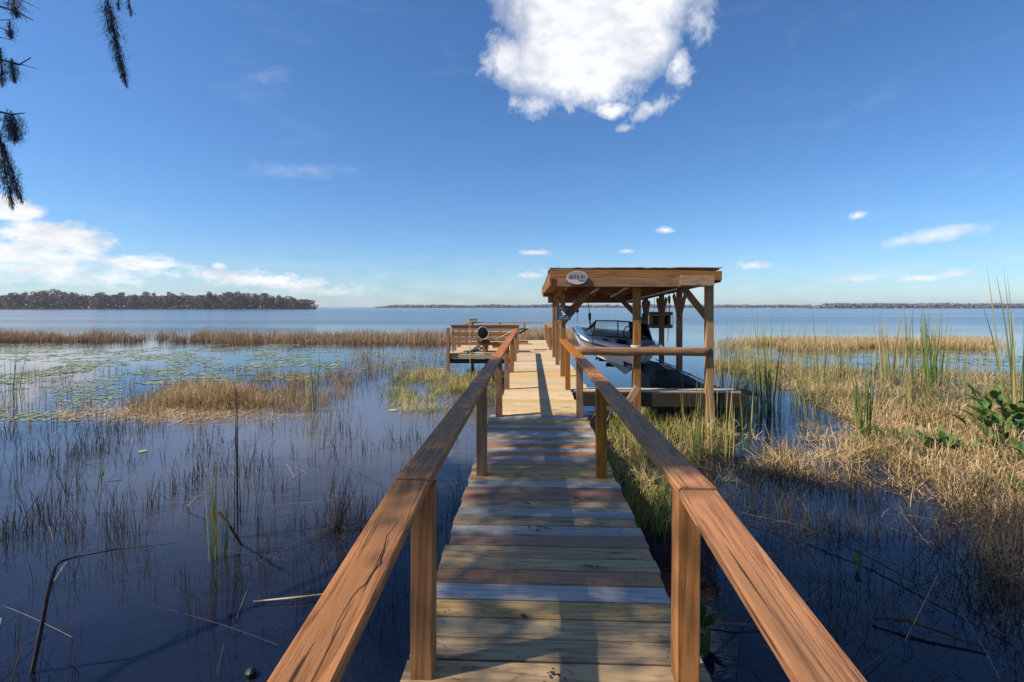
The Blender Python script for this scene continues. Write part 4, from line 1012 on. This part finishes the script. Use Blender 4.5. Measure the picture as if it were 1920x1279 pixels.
# lying long stems
def lying(name, n_, x0, x1, py0, py1, mat, tint, label, L=(.25, 1.0), wd=.006):
    P, px, py = region(n_, lambda n__: (U(x0, x1, n__), inv(py0, py1, n__))); P[:, 2] = .02
    o = blades(name, P, U(L[0], L[1], len(P)), wd, U(1.25, 1.58, len(P)), U(-.1, .25, len(P)), 0, 5, mat, tint, tube=True, taper=.5, zmin=.004); tag(o, label, 'stems', kind='stuff')
lying('fallen_stems', 60, -100, 900, 860, 1300, B_DARK, .75, 'long fallen stems lying on the left water')
lying('fallen_stems', 20, -100, 900, 860, 1300, B_DEAD, .8, 'pale straws floating on the left water', wd=.004)
lying('fallen_stems', 70, 1320, 1950, 960, 1300, B_DARK, .7, 'long dark stems lying on the right water')
lying('fallen_stems', 22, 1320, 1950, 930, 1300, B_DEAD, .7, 'pale straws floating on the right water', wd=.004)

# right-hand marsh: a big mat of dead grass
def matfield(n_, fn, hmin, hmax, mat, tint, name, label, thr=-9, s=.8, seed=2, wd=.012, kinkmax=2.2, zm=.0, segs=3, tilt=.9, lay=0.0):
    P, px, py = region(n_, fn); q = fbm(P, s, seed); P, px, py, q = keep(P, q > thr, px, py, q)
    m_ = len(P)
    ok_ = ~((np.abs(P[:, 0] - .1) < .66) & (P[:, 1] < 22)) & ~((P[:, 1] > 15.8) & (P[:, 1] < 22.3) & (P[:, 0] > -2.8) & (P[:, 0] < .8)); P, q, px, py = P[ok_], q[ok_], px[ok_], py[ok_]; m_ = len(P)
    t2 = tint + (-.05 + .5 * fbm(P, .55, seed + 60) + .45 * fbm(P, 2.4, seed + 61) if mat in (B_MAT, B_YG) else 0)
    o = blades(name, P, U(hmin, hmax, m_) ** 1.0 * (1 + 1.0 * np.clip(q, -.6, .7)), wd * U(.6, 1.3, m_), np.where(U(0, 1, m_) < lay, U(.8, 1.5, m_), U(-tilt, tilt, m_)), U(-.9, .9, m_), U(0, kinkmax, m_), segs, mat, t2, zmin=zm); tag(o, label, 'marsh grass', kind='stuff')
def poly1(n_):
    px = U(1330, 2150, n_); top_ = 678 + (px > 1500) * 6 + (px - 1330) * .028; bot = 800 + (px - 1330) * .22
    bot = np.where(px < 1620, 700 + np.maximum(px - 1400, 0) * .45, bot)
    d0, d1 = 1 / (bot - HOR), 1 / (top_ - HOR); py = HOR + 1 / (d0 + (d1 - d0) * U(0, 1, n_)); return px, py
matfield(40000, poly1, .10, .36, B_MAT, .42, 'marsh_grass', 'wide tangled mat of straw-coloured dead grass covering the right water', -.18, 1.5, 5, segs=4, tilt=1.3, wd=.017, lay=.6)
def poly2(n_):
    px = U(1600, 2100, n_); top_ = np.full(n_, 760.0); bot = 860 + np.clip((px - 1600) / 140, 0, 1) * 85 + 12 * np.sin(px * .06)
    d0, d1 = 1 / (bot - HOR), 1 / (top_ - HOR); return px, HOR + 1 / (d0 + (d1 - d0) * U(0, 1, n_))
matfield(13000, poly2, .12, .40, B_MAT, .45, 'marsh_grass', 'nearer thicker mat of bent straw at the right edge', -.16, 1.8, 6, wd=.013, segs=5, tilt=1.3, lay=.5)
def poly3(n_):
    px = US_(1150, 1640, n_); return px, inv(800, 905, n_)
matfield(8000, poly3, .12, .48, B_MAT, .58, 'marsh_grass', 'loose floating straw and bent stems right of the right rail', .06, 1.3, 9, wd=.010, segs=5, tilt=1.2, lay=.75)
matfield(4200, lambda n_: (US_(1300, 1900, n_), inv(850, 1010, n_)), .10, .34, B_DARK, .55, 'dark_stems', 'thin dark stems rising from the shaded water at right', .0, 1.2, 19, wd=.006, segs=4, tilt=.35)
matfield(1000, lambda n_: (U(1300, 2000, n_), inv(985, 1330, n_)), .08, .34, B_DARK, .5, 'dark_stems', 'sparse dark stems in the nearest right water', .0, 1.2, 21, wd=.005, segs=5, tilt=.5)
matfield(5000, lambda n_: (US_(1155, 1400, n_), inv(760, 830, n_)), .15, .42, B_YG, .55, 'yellow_green_grass', 'yellow green grass in front of the slip walkway', -.12, .9, 23, wd=.010, segs=4, tilt=.6)
matfield(2200, lambda n_: (US_(1090, 1270, n_), inv(830, 1010, n_)), .15, .46, B_YG, .5, 'yellow_green_grass', 'tall yellow green reeds close against the right side of the dock', -.3, 1.2, 25, wd=.008, segs=4, tilt=.3)
matfield(8000, lambda n_: (US_(735, 925, n_), inv(697, 775, n_)), .1, .34, B_YG, .62, 'yellow_green_grass', 'yellow green grass mat beside the dock before the bench', -.02, .8, 27, wd=.010, segs=4, tilt=.9)
matfield(1800, lambda n_: (US_(660, 860, n_), inv(665, 715, n_)), .2, .55, B_DEAD, .3, 'sparse_reeds', 'thin brown reeds in the water left of the platform', -.0, .8, 29, wd=.010, segs=4, tilt=.2)
matfield(1500, lambda n_: (1345 + np.abs(rng.normal(0, 95, n_)), inv(665, 775, n_)), .3, 1.1, B_GREEN, .68, 'thin_reeds', 'thin upright reeds in the shelter shadow', .08, 1.1, 31, wd=.013, segs=4, tilt=.12, kinkmax=.9)
matfield(1500, lambda n_: (U(1500, 2000, n_), inv(682, 800, n_)), .3, 1.15, B_GREEN, .72, 'thin_reeds', 'scattered upright reeds standing in the right marsh', .0, .8, 33, wd=.010, segs=4, tilt=.14, kinkmax=.6)

# tall clumps, one thing each: leaves of a clump are too thin to pick apart
def clump(px, py, pytop, wpx, n_, tint, label, wd=.016, mat=B_GREEN, name='cattail_clump', lean=.10, kink=.0, tube=False, cat='reed clump', grp='tall reed clumps'):
    c = W3(px, py); t = thing(name, c, label, cat, grp)
    H = 1.08 * (py - pytop) / F * (-c.x * SY + c.y * CY); wm_ = wpx / F * c.y
    P = np.stack([c.x + rng.normal(0, wm_ * .28, n_), c.y + rng.normal(0, wm_ * .3, n_), np.full(n_, -.03)], 1)
    h_ = H * U(.55, 1.05, n_); h_[0] = H * 1.03
    az_ = np.where(P[:, 0] > c.x, U(-.9, .9, n_), np.pi + U(-.9, .9, n_))
    lo = np.array(c) 
    o = blades('leaf_blade', P - lo, h_, wd * U(.7, 1.3, n_), U(0, lean, n_), U(-.05, lean * 1.6, n_), kink * (U(0, 1, n_) > .75) * U(.5, 2, n_), 6, mat, tint, az_=az_, tube=tube, kpos=.7, taper=.9)
    o.parent = t; o['kind'] = 'stuff'
    return t
CL = [
 (1352, 705, 598, 26, 16, .85, 'grey thin reed clump just right of the shelter corner post', .010),
 (1377, 715, 600, 22, 12, .8, 'pale thin reed clump second to the right of the shelter', .010),
 (1442, 768, 594, 46, 26, .55, 'wide green and brown cattail clump rising from the shelter shadow', .016),
 (1490, 690, 596, 40, 18, .85, 'faded reed clump behind the shelter shadow with feathery tops', .012),
 (1500, 752, 617, 12, 6, .45, 'slim dark green reed clump at the end of the shelter shadow', .016),
 (1541, 722, 588, 18, 7, .45, 'slim leaning green reed clump left of the paired straight clumps', .016),
 (1574, 705, 608, 14, 9, .6, 'narrow straight cattail clump in the middle of the right marsh', .016),
 (1556, 700, 606, 22, 10, .85, 'thin brownish reed clump beside the narrow straight one', .010),
 (1620, 828, 640, 22, 20, .35, 'bright green cattail clump standing nearest in the right marsh', .013),
 (1664, 712, 590, 40, 30, .7, 'brownish green cattail clump with many dry tips', .017),
 (1692, 690, 592, 16, 8, .7, 'small reed clump just right of the brownish one', .014),
 (1745, 722, 578, 44, 40, .4, 'dense tall dark green cattail clump on the right', .02),
 (1728, 712, 590, 20, 10, .7, 'thin dry reeds at the left foot of the dense green clump', .013),
 (1292, 862, 705, 50, 20, .5, 'green reed clump in front of the right shelter post', .011),
 (1352, 852, 700, 40, 14, .95, 'reddish brown reed clump right of the right shelter post', .011),
 (1392, 842, 718, 22, 9, .5, 'small leaning reed clump among the floating straw', .013),
 (1315, 800, 690, 30, 12, .5, 'green reeds growing at the foot of the slip walkway', .011),
 (1910, 800, 520, 22, 10, .6, 'very tall cattail clump cut by the right picture edge', .022),
 (584, 772, 645, 22, 11, .55, 'thin tall green reed clump in the open water at left', .012),
 (407, 1048, 862, 22, 12, .45, 'small green reed clump in the dark water at left', .008),
 (600, 840, 760, 16, 5, .5, 'few faint reeds standing in the open water right of the left tussock', .008),
 (30, 735, 640, 30, 8, .5, 'dark reed clump at the left picture edge', .014),
]
for c in CL: clump(c[0], c[1], c[2], c[3], int(c[4] * 1.3), min(.9, c[5] + .1), c[6], c[7] * 1.3)
clump(446, 1010, 700, 12, 4, .15, 'three tall bare dark cattail stalks standing in the left water', .012, B_DARK, 'bare_stalks', .02, 0, True, 'stalks')
clump(455, 985, 800, 40, 6, .3, 'thin dark seed stalks right of the tall bare stalks', .006, B_DARK, 'bare_stalks', .15, .6, True, 'stalks')
# single leaning stalks
def stalk(name, pts, r, mat, label, cat='stalk'):
    m_ = MB(); m_.tube(pts, r, 6); o = m_.build(name, mat); tag(o, label, cat); return o
M_DSTALK = plain('dark_stalk', (.045, .03, .022), .8, var=.4); M_PSTALK = plain('pale_dry_stalk', (.45, .33, .2), .8, var=.25)
p = W3(1888, 742); d_ = p.y
stalk('leaning_stalk', [p, atY(1872, 690, d_), atY(1860, 630, d_), atY(1843, 573, d_)], [.016, .014, .012, .004], plain('green_stalk', (.10, .13, .05), .6), 'lone dark green stalk leaning left near the right picture edge')
p = W3(60, 1262); d_ = p.y
stalk('bent_stalk', [p, atY(75, 1190, d_), atY(88, 1120, d_), atY(104, 1062, d_ + .05), atY(116, 1052, d_ + .1), atY(150, 1042, d_ + .2), atY(230, 1028, d_ + .3), atY(330, 1018, d_ + .4)], [.013, .012, .011, .010, .008, .006, .005, .003], M_DSTALK, 'thick dark stalk snapped over at its top at the lower left corner')
stalk('broken_stalk', [atY(409, 960, 3.9), atY(430, 985, 3.9), W3(452, 1020)], [.010, .011, .011], plain('red_brown_stalk', (.15, .055, .035), .7), 'short red brown broken stalk leaning in the left water')
stalk('floating_stalk', [W3(475, 1128, .02), W3(540, 1122, .025), W3(625, 1112, .03)], [.006, .008, .005], M_PSTALK, 'pale straight straw floating left of the near rail')
stalk('arching_stalk', [W3(355, 962), atY(352, 948, 4.9), atY(366, 934, 5.0), atY(385, 926, 5.1), atY(402, 925, 5.2)], [.006, .006, .005, .004, .003], M_PSTALK, 'small pale arched stem standing out on the dark left water')
stalk('floating_stalk', [W3(1310, 1166, .02), W3(1375, 1170, .03), W3(1445, 1172, .02)], [.005, .006, .004], plain('red_stalk', (.28, .08, .05), .7), 'red stem floating behind the near right post')
stalk('long_stalk', [W3(1360, 955, .05), W3(1500, 985, .08), W3(1640, 1050, .05), W3(1900, 1200, .02)], [.004, .006, .006, .004], M_DSTALK, 'very long thin dark stem lying across the right water')
stalk('dead_branch', [W3(1635, 1158, .03), W3(1700, 1162, .06), W3(1745, 1178, .05), W3(1850, 1215, .02)], [.006, .014, .012, .006], M_DSTALK, 'dark sunken branch lying in the lower right water')
stalk('straw_stalk', [W3(1655, 800), atY(1690, 740, 13.0), atY(1703, 655, 12.0)], [.016, .012, .004], M_PSTALK, 'long pale straw stem leaning right in front of the marsh')
# dark twig tangle beside the left rail
c = W3(640, 1000); t = thing('twig_tangle', c, 'tangle of dark dead twigs in the water left of the near rail', 'dead brush')
n_ = 90; P = rng.normal(0, 1, (n_, 3)) * np.array([.16, .12, .03]); P[:, 2] = np.abs(P[:, 2])
o = blades('twig', P, U(.15, .5, n_), .006, U(.5, 1.5, n_), U(-.6, .9, n_), U(0, 1.5, n_) * (U(0, 1, n_) > .5), 5, B_DARK, .4, tube=True, taper=.7, zmin=.005); o.parent = t; o['kind'] = 'stuff'
n_ = 14; P = np.tile(np.array([-.06, .02, 0.]), (n_, 1)) + rng.normal(0, .02, (n_, 3))
o = blades('stem', P, U(.25, .62, n_), .010, U(.05, .4, n_), U(-.1, .3, n_), 0, 5, B_DARK, .3, az_=U(-.8, 1.0, n_), tube=True, taper=.7); o.parent = t; o['kind'] = 'stuff'
# stump piling cut off low
c = W3(470, 1268); m_ = MB(); m_.tube([c - Vector((0, 0, .3)), c + Vector((0, 0, .03)), c + Vector((.004, 0, .05))], [.035, .032, .012], 9)
tag(m_.build('cut_stake', M_BLACK), 'short black cut-off stake at the water surface near the lower left', 'stake')
# dark brush along the lower right edge
for cx_, cy_, n_, lb in ((1915, 1020, 480, 'dark brushy thicket at the right picture edge'), (1965, 1130, 450, 'dark brush hanging into the lower right corner')):
    c = W3(cx_, cy_); t = thing('dark_brush', c, lb, 'brush')
    P = rng.normal(0, 1, (n_, 3)) * np.array([.30, .35, .06]); P[:, 2] = np.abs(P[:, 2])
    o = blades('twig', P, U(.15, .7, n_), .007, U(0, 1.3, n_), U(-.8, .9, n_), U(0, 1.8, n_) * (U(0, 1, n_) > .5), 5, B_DARK, .5, tube=True, taper=.7, zmin=.003); o.parent = t; o['kind'] = 'stuff'
c = W3(1900, 965); n_ = 900; P = np.array(c)[None] + rng.normal(0, 1, (n_, 3)) * np.array([.38, .32, .02])
o = blades('bank_straw', P, U(.1, .45, n_), .008, U(0, 1.3, n_), U(-.8, .8, n_), U(0, 2, n_), 4, B_DEAD, .35, zmin=.0); tag(o, 'brown shaded straw at the right edge above the dark water', 'straw', kind='stuff')

# broad-leaved plants: every leaf a part
_leafs = {}
def leaf_mesh(seed):
    if seed in _leafs: return _leafs[seed]
    r = np.random.default_rng(seed); rows = 7; V = []; 
    for i in range(rows):
        t_ = i / (rows - 1); ww = .30 * math.sin(math.pi * min(1, t_ * .9 + .06)) ** .8 * (1 - t_ * .35); 
        if i == rows - 1: ww = .01
        x = t_; z = -.35 * t_ ** 2 * (.5 + seed % 3 * .4)
        V += [(x, -ww, z + ww * .35), (x, 0, z), (x, ww, z + ww * .35)]
    Fc = [(i * 3 + j, i * 3 + j + 1, i * 3 + j + 4, i * 3 + j + 3) for i in range(rows - 1) for j in range(2)]
    me = npmesh('leaf', np.array(V), np.array(Fc), np.clip(np.array([.25 + .12 * (seed % 5)] * len(V)) + r.normal(0, .04, len(V)), 0, 1), B_LEAF, me_only=True)
    me.polygons.foreach_set('use_smooth', [True] * len(me.polygons)); _leafs[seed] = me; return me
def leafy(px, py, n_, L, label, spread=.25, hgt=.3, steep=(.2, 1.2), name='broadleaf_plant'):
    c = W3(px, py); t = thing(name, c, label, 'plant', None); r = random.Random(px * 7 + py)
    for i in range(n_):
        a = r.uniform(0, 6.28); rr_ = r.uniform(.1, 1) * spread
        M = Matrix.Translation(c + Vector((math.cos(a) * rr_, math.sin(a) * rr_, r.uniform(.25, 1) * hgt))) @ Matrix.Rotation(a + r.uniform(-.6, .6), 4, 'Z') @ Matrix.Rotation(-r.uniform(*steep), 4, 'Y') @ Matrix.Rotation(r.uniform(-.5, .5), 4, 'X') @ Matrix.Scale(L * r.uniform(.65, 1.15), 4)
        link('leaf', leaf_mesh(r.randrange(8)), t, M)
    m_ = MB()
    for i in range(max(3, n_ // 3)):
        a = r.uniform(0, 6.28); m_.tube([c + Vector((math.cos(a) * spread * .2, math.sin(a) * spread * .2, -.05)), c + Vector((math.cos(a) * spread * .6, math.sin(a) * spread * .6, hgt * .6))], [.008, .005], 5)
    m_.build('stem', plain('plant_stem', (.12, .15, .05), .6), t)
leafy(1880, 850, 70, .22, 'large bright green leafy plant at the right picture edge', .5, .85)
leafy(1853, 812, 20, .21, 'upright broad-leaved plant left of the one at the right edge', .2, .5, (.6, 1.4))
leafy(1785, 850, 44, .16, 'low green leafy plant in the right mat with light green centre shoot', .42, .16)
leafy(1720, 838, 34, .15, 'dark green low leafy patch left of the light green shoot', .34, .13)
leafy(1755, 843, 5, .22, 'light green upright shoot amid the low leaves', .04, .12, (1.0, 1.5))
leafy(1668, 822, 9, .17, 'small brown green leafy tuft at the left end of the leaf patch', .18, .12)
leafy(1905, 935, 12, .14, 'small green leaves low at the right picture edge', .25, .15)
leafy(1930, 880, 26, .17, 'dark green broad leaves below the large plant at the right edge', .40, .25)
leafy(1318, 1190, 5, .17, 'dark green broad leaves behind the near right post', .05, .14, (.9, 1.5))
leafy(1322, 1262, 4, .15, 'dark green leaves at the foot of the near right post', .04, .09, (.8, 1.4))
leafy(190, 905, 2, .12, 'single small dark green leaf standing in the left water', .01, .1, (1.2, 1.5))
leafy(1608, 1070, 3, .09, 'tiny bright green sprout in the right water', .02, .08, (1.1, 1.5))

# lily pads: rafts of small pads, and a few separate pads near enough to count
def pads(name, n_, fn, thr, seed, s, label, rad=(.035, .10)):
    P, px, py = region(n_, fn); q = fbm(P, s, seed); P = P[q > thr]; m_ = len(P); k_ = 7
    a = np.linspace(0, 2 * np.pi, k_, endpoint=False)[None] + U(0, 6, (m_, 1)); r_ = U(rad[0], rad[1], (m_, 1)) * U(.85, 1.1, (m_, k_))
    til = U(-.06, .06, (m_, 1))
    V = np.stack([P[:, 0:1] + np.cos(a) * r_, P[:, 1:2] + np.sin(a) * r_, .006 + .004 * U(0, 1, (m_, 1)) + np.cos(a) * r_ * til + np.abs(til) * r_], 2).reshape(-1, 3)
    idx = np.arange(m_)[:, None] * k_
    Fc = np.concatenate([idx + np.array([[0, 1, 2, 3]]), idx + np.array([[0, 3, 4, 5]]), idx + np.array([[0, 5, 6, 6]])])[:, :]
    F4 = Fc[: 2 * m_]
    o = npmesh(name, V, F4, np.repeat(np.clip(rng.normal(.5, .25, m_), 0, 1), k_), B_PAD); tag(o, label, 'lily pads', kind='stuff')
pads('lily_pads', 12000, lambda n_: (U(-150, 640, n_), inv(645, 720, n_)), -.02, 41, .45, 'rafts of small lily pads spread over the left water')
pads('lily_pads', 5000, lambda n_: (U(-300, 230, n_), inv(700, 790, n_)), -.05, 43, .6, 'floating pads and scum at the far left edge', (.02, .06))
pads('lily_pads', 3500, lambda n_: (U(1370, 2000, n_), inv(658, 690, n_)), .05, 45, .5, 'thin rafts of pads in the open strip at right')
pads('lily_pads', 900, lambda n_: (U(640, 850, n_), inv(660, 700, n_)), .05, 47, .5, 'few pads on the water left of the platform')
for px_, py_, r_, lb in ((738, 769, .11, 'single pale green lily pad floating near the left rail'), (268, 846, .06, 'small pale lily pad on the left water'), (295, 651, .18, 'dark green raised pad far out among the lily pads'), (345, 775, .09, 'pale lily pad beside the raft of floating stems')):
    c = W3(px_, py_, .008); m_ = MB(); k_ = 20
    ring = [c + Vector((math.cos(a) * r_, math.sin(a) * r_, .004)) for a in [.25 + (2 * math.pi - .5) * j / k_ for j in range(k_ + 1)]]
    m_.v = [c] + ring + [c - Vector((0, 0, .006))] + [p - Vector((0, 0, .006)) for p in ring]; n1 = k_ + 2
    m_.f = [(0, i, i + 1) for i in range(1, k_ + 1)] + [(n1, n1 + i + 1, n1 + i) for i in range(1, k_ + 1)] + [(i, n1 + i, n1 + i + 1, i + 1) for i in range(1, k_ + 1)]
    tag(m_.build('lily_pad', plain('pale_pad', (.30, .33, .14) if r_ < .15 else (.08, .14, .04), .5)), lb, 'lily pad')

# ------------------------------------------------------------------ overhanging tree on the shore behind the viewer
TR = thing('shore_tree', (-7.2, -4.2, .2), 'shore tree whose leafy boughs overhang the near dock from the left', 'tree')
m_ = MB(); tb = Vector((-7.2, -4.2, .2))
m_.tube([tb, tb + Vector((.1, .1, 2.5)), tb + Vector((.4, .5, 5)), tb + Vector((.9, 1.0, 7.5)), tb + Vector((1.2, 1.6, 10.5))], [.42, .30, .25, .17, .07], 12); m_.build('trunk', M_BARK, TR, True)
S3 = Vector((SUNV.x / SUNV.z, SUNV.y / SUNV.z, 1.0))
def ok_off(p):
    d = -p[0] * SY + p[1] * CY
    if d <= .15: return True
    py = HOR - F * (p[2] - CAMZ) / d; px = 960 + F * (p[0] * CY + p[1] * SY) / d
    return py < -30 or px < -60
cent = []
rnd = random.Random(12)
def shade_target():
    y = rnd.uniform(1.95, 6.6); x = rnd.uniform(-2.3, 2.6)
    return x, y
tries = 0
while len(cent) < 600 and tries < 25000:
    tries += 1
    x, y = shade_target()
    if y < 2.3 and rnd.random() < .25: continue
    # openings in the crown
    if mnoise.noise(Vector((x * 1.3, y * 1.3, 3.3))) > (.13 if y > 3.0 else .26): continue
    tt_ = rnd.uniform(6.2, 9.0); p = Vector((x, y, DZ + .4)) + S3 * tt_
    hit = p - S3 * (p.z - 1.45)
    if hit.y < 1.78 and abs(hit.x) < 1.1 and rnd.random() < .93: continue
    if ok_off(p) and ok_off(p + Vector((.3, .3, -.4))): cent.append(p)
boughs = MB()
forks = [tb + Vector((.4, .5, 5)), tb + Vector((.7, .8, 6.4)), tb + Vector((.9, 1.0, 7.5)), tb + Vector((1.0, 1.3, 9.0))]
for i in range(0, len(cent), 45):
    e = cent[i]; f0 = min(forks, key=lambda q: abs(q.z - (e.z - 1.0)))
    mid_ = (f0 + e) / 2 + Vector((0, 0, .35))
    if ok_off(mid_): boughs.tube([f0, mid_, e], [.022, .012, .005], 6)
boughs.build('bough', M_BARK, TR, True)
C = np.array(cent); per = 46; n_ = len(C) * per
Pn = np.repeat(C, per, 0) + rng.normal(0, 1, (n_, 3)) * np.array([.17, .17, .13])
a_ = rng.normal(0, 1, (n_, 3)); a_ /= np.linalg.norm(a_, axis=1)[:, None]; b_ = np.cross(a_, rng.normal(0, 1, (n_, 3))); b_ /= np.linalg.norm(b_, axis=1)[:, None]
s_ = U(.035, .07, (n_, 1))
V = np.stack([Pn - a_ * s_, Pn + b_ * s_ * .55, Pn + a_ * s_, Pn - b_ * s_ * .55], 1).reshape(-1, 3)
o = npmesh('foliage', V, np.arange(n_ * 4).reshape(-1, 4), np.repeat(U(0, 1, n_), 4), B_TREE); o.parent = TR; o.matrix_basis = Matrix.Translation(-TR.location); o['kind'] = 'stuff'

# Spanish moss and twigs hanging into the upper left corner
def moss(pts, n_, wd, label, hair=.10, name='moss_strand'):
    n_ = int(n_ * 1.7); pts = [Vector(p) for p in pts]; t = thing(name, pts[0], label, 'spanish moss', 'spanish moss hanging from the shore tree')
    m_ = MB(); m_.tube(pts, [.0045] * (len(pts) - 1) + [.002], 5); m_.build('core', plain('moss_core', (.035, .032, .035), .9), t)
    f_ = U(0, 1, n_) ** .9 * (len(pts) - 1); i0 = np.minimum(f_.astype(int), len(pts) - 2); fr = (f_ - i0)[:, None]
    A = np.array([list(p) for p in pts]); P = A[i0] * (1 - fr) + A[i0 + 1] * fr
    prof_ = np.sin(np.pi * np.clip(f_ / (len(pts) - 1) * .85 + .15, 0, 1)) ** .7
    P = P + rng.normal(0, 1, (n_, 3)) * (wd * prof_)[:, None] * .5
    o = blades('strand', P - np.array(pts[0]), hair * .8 * U(.4, 1.2, n_) * (.4 + prof_), .0030, np.pi - U(.05, 1.15, n_), U(-1.6, 1.6, n_), U(-1.2, 1.2, n_), 5, B_MOSS, .45, taper=.4); o.parent = t; o['kind'] = 'stuff'
    return t
D = 4.0
def q_(px, py, d=D): return atD(px, py, d)
moss([q_(196, -60), q_(203, 10), q_(213, 55), q_(225, 110), q_(237, 160)], 620, .032, 'long slanting moss strand hanging right of the corner')
moss([q_(222, -40), q_(222, 0), q_(223, 18)], 70, .02, 'tiny moss tip just right of the long slanting strand', .06)
moss([q_(240, -40), q_(242, 5), q_(246, 30)], 70, .02, 'thin moss tip at the top edge, farthest right', .06)
moss([q_(22, -40), q_(27, 5), q_(31, 30)], 260, .05, 'short moss tuft at the very top of the left corner', .08)
moss([q_(18, 38), q_(19, 55), q_(20, 68)], 120, .03, 'small dark moss tuft second from the top at the left edge', .06)
moss([q_(22, 112), q_(25, 130), q_(27, 152)], 190, .035, 'moss tuft hanging from the forked twig at left', .07)
moss([q_(1, 90), q_(3, 125), q_(4, 160)], 180, .03, 'moss strand along the left edge beside the forked twig', .07)
moss([q_(22, 212), q_(25, 235), q_(28, 262)], 420, .065, 'rounded moss ball hanging from the twig below', .09)
moss([q_(-6, 235), q_(2, 275), q_(12, 330), q_(24, 390)], 480, .045, 'longest moss strand hanging down the left edge', .10)
moss([q_(6, 270), q_(18, 310), q_(30, 345), q_(42, 378)], 340, .032, 'second hanging moss strand close beside the longest one', .08)
HB = thing('hanging_branch', q_(-60, 100), 'dark twiggy branch reaching in from the left edge with moss on it', 'branch')
def tw(*pp, r0=.012):
    m_ = MB(); m_.tube([q_(a, b) for a, b in pp], [r0 * (1 - .75 * i / (len(pp) - 1)) for i in range(len(pp))], 5); m_.build('twig', M_DSTALK, HB)
for pp in (((-260, 20), (-120, 70), (-40, 100), (4, 112), (35, 122), (58, 108)), ((20, 117), (45, 122), (71, 130)), ((-260, 150), (-60, 205), (0, 210), (22, 215), (47, 212)),
           ((-120, 70), (-20, 20), (0, 12), (30, 22), (62, 38)), ((-40, -40), (10, -10), (40, 0), (77, 18)), ((-20, 20), (0, 52), (20, 60), (32, 68)), ((-20, 20), (0, 38), (28, 36)), ((-40, 100), (0, 70), (24, 76))):
    tw(*pp, r0=.014 if len(pp) > 4 else .006)
m_ = MB(); m_.tube([tb + Vector((.6, .9, 3.9)), (-6.6, 1.5, 4.7), (-5.6, 3.0, 4.95), q_(-260, 60)], [.035, .028, .02, .012], 7); m_.tube([(-6.0, 2.2, 4.9), (-4.6, 3.6, 5.2), q_(170, -90), q_(260, -60)], [.03, .02, .014, .006], 6); m_.build('limb', M_BARK, HB, True)

# ------------------------------------------------------------------ the air: pale haze over the lake
hz = MB(); hz.box((0, 2960, 16), (12400, 6100, 40))
hm = bpy.data.materials.new('haze_air'); hm.use_nodes = True; hn = hm.node_tree; hn.nodes.clear()
ho = hn.nodes.new('ShaderNodeOutputMaterial'); hv = hn.nodes.new('ShaderNodeVolumePrincipled')
hv.inputs['Color'].default_value = (.92, .95, 1, 1); hv.inputs['Density'].default_value = .00014; hv.inputs['Anisotropy'].default_value = .2
hn.links.new(hv.outputs[0], ho.inputs['Volume'])
tag(hz.build('haze', hm), 'thin pale haze lying over the far side of the lake', kind='stuff')
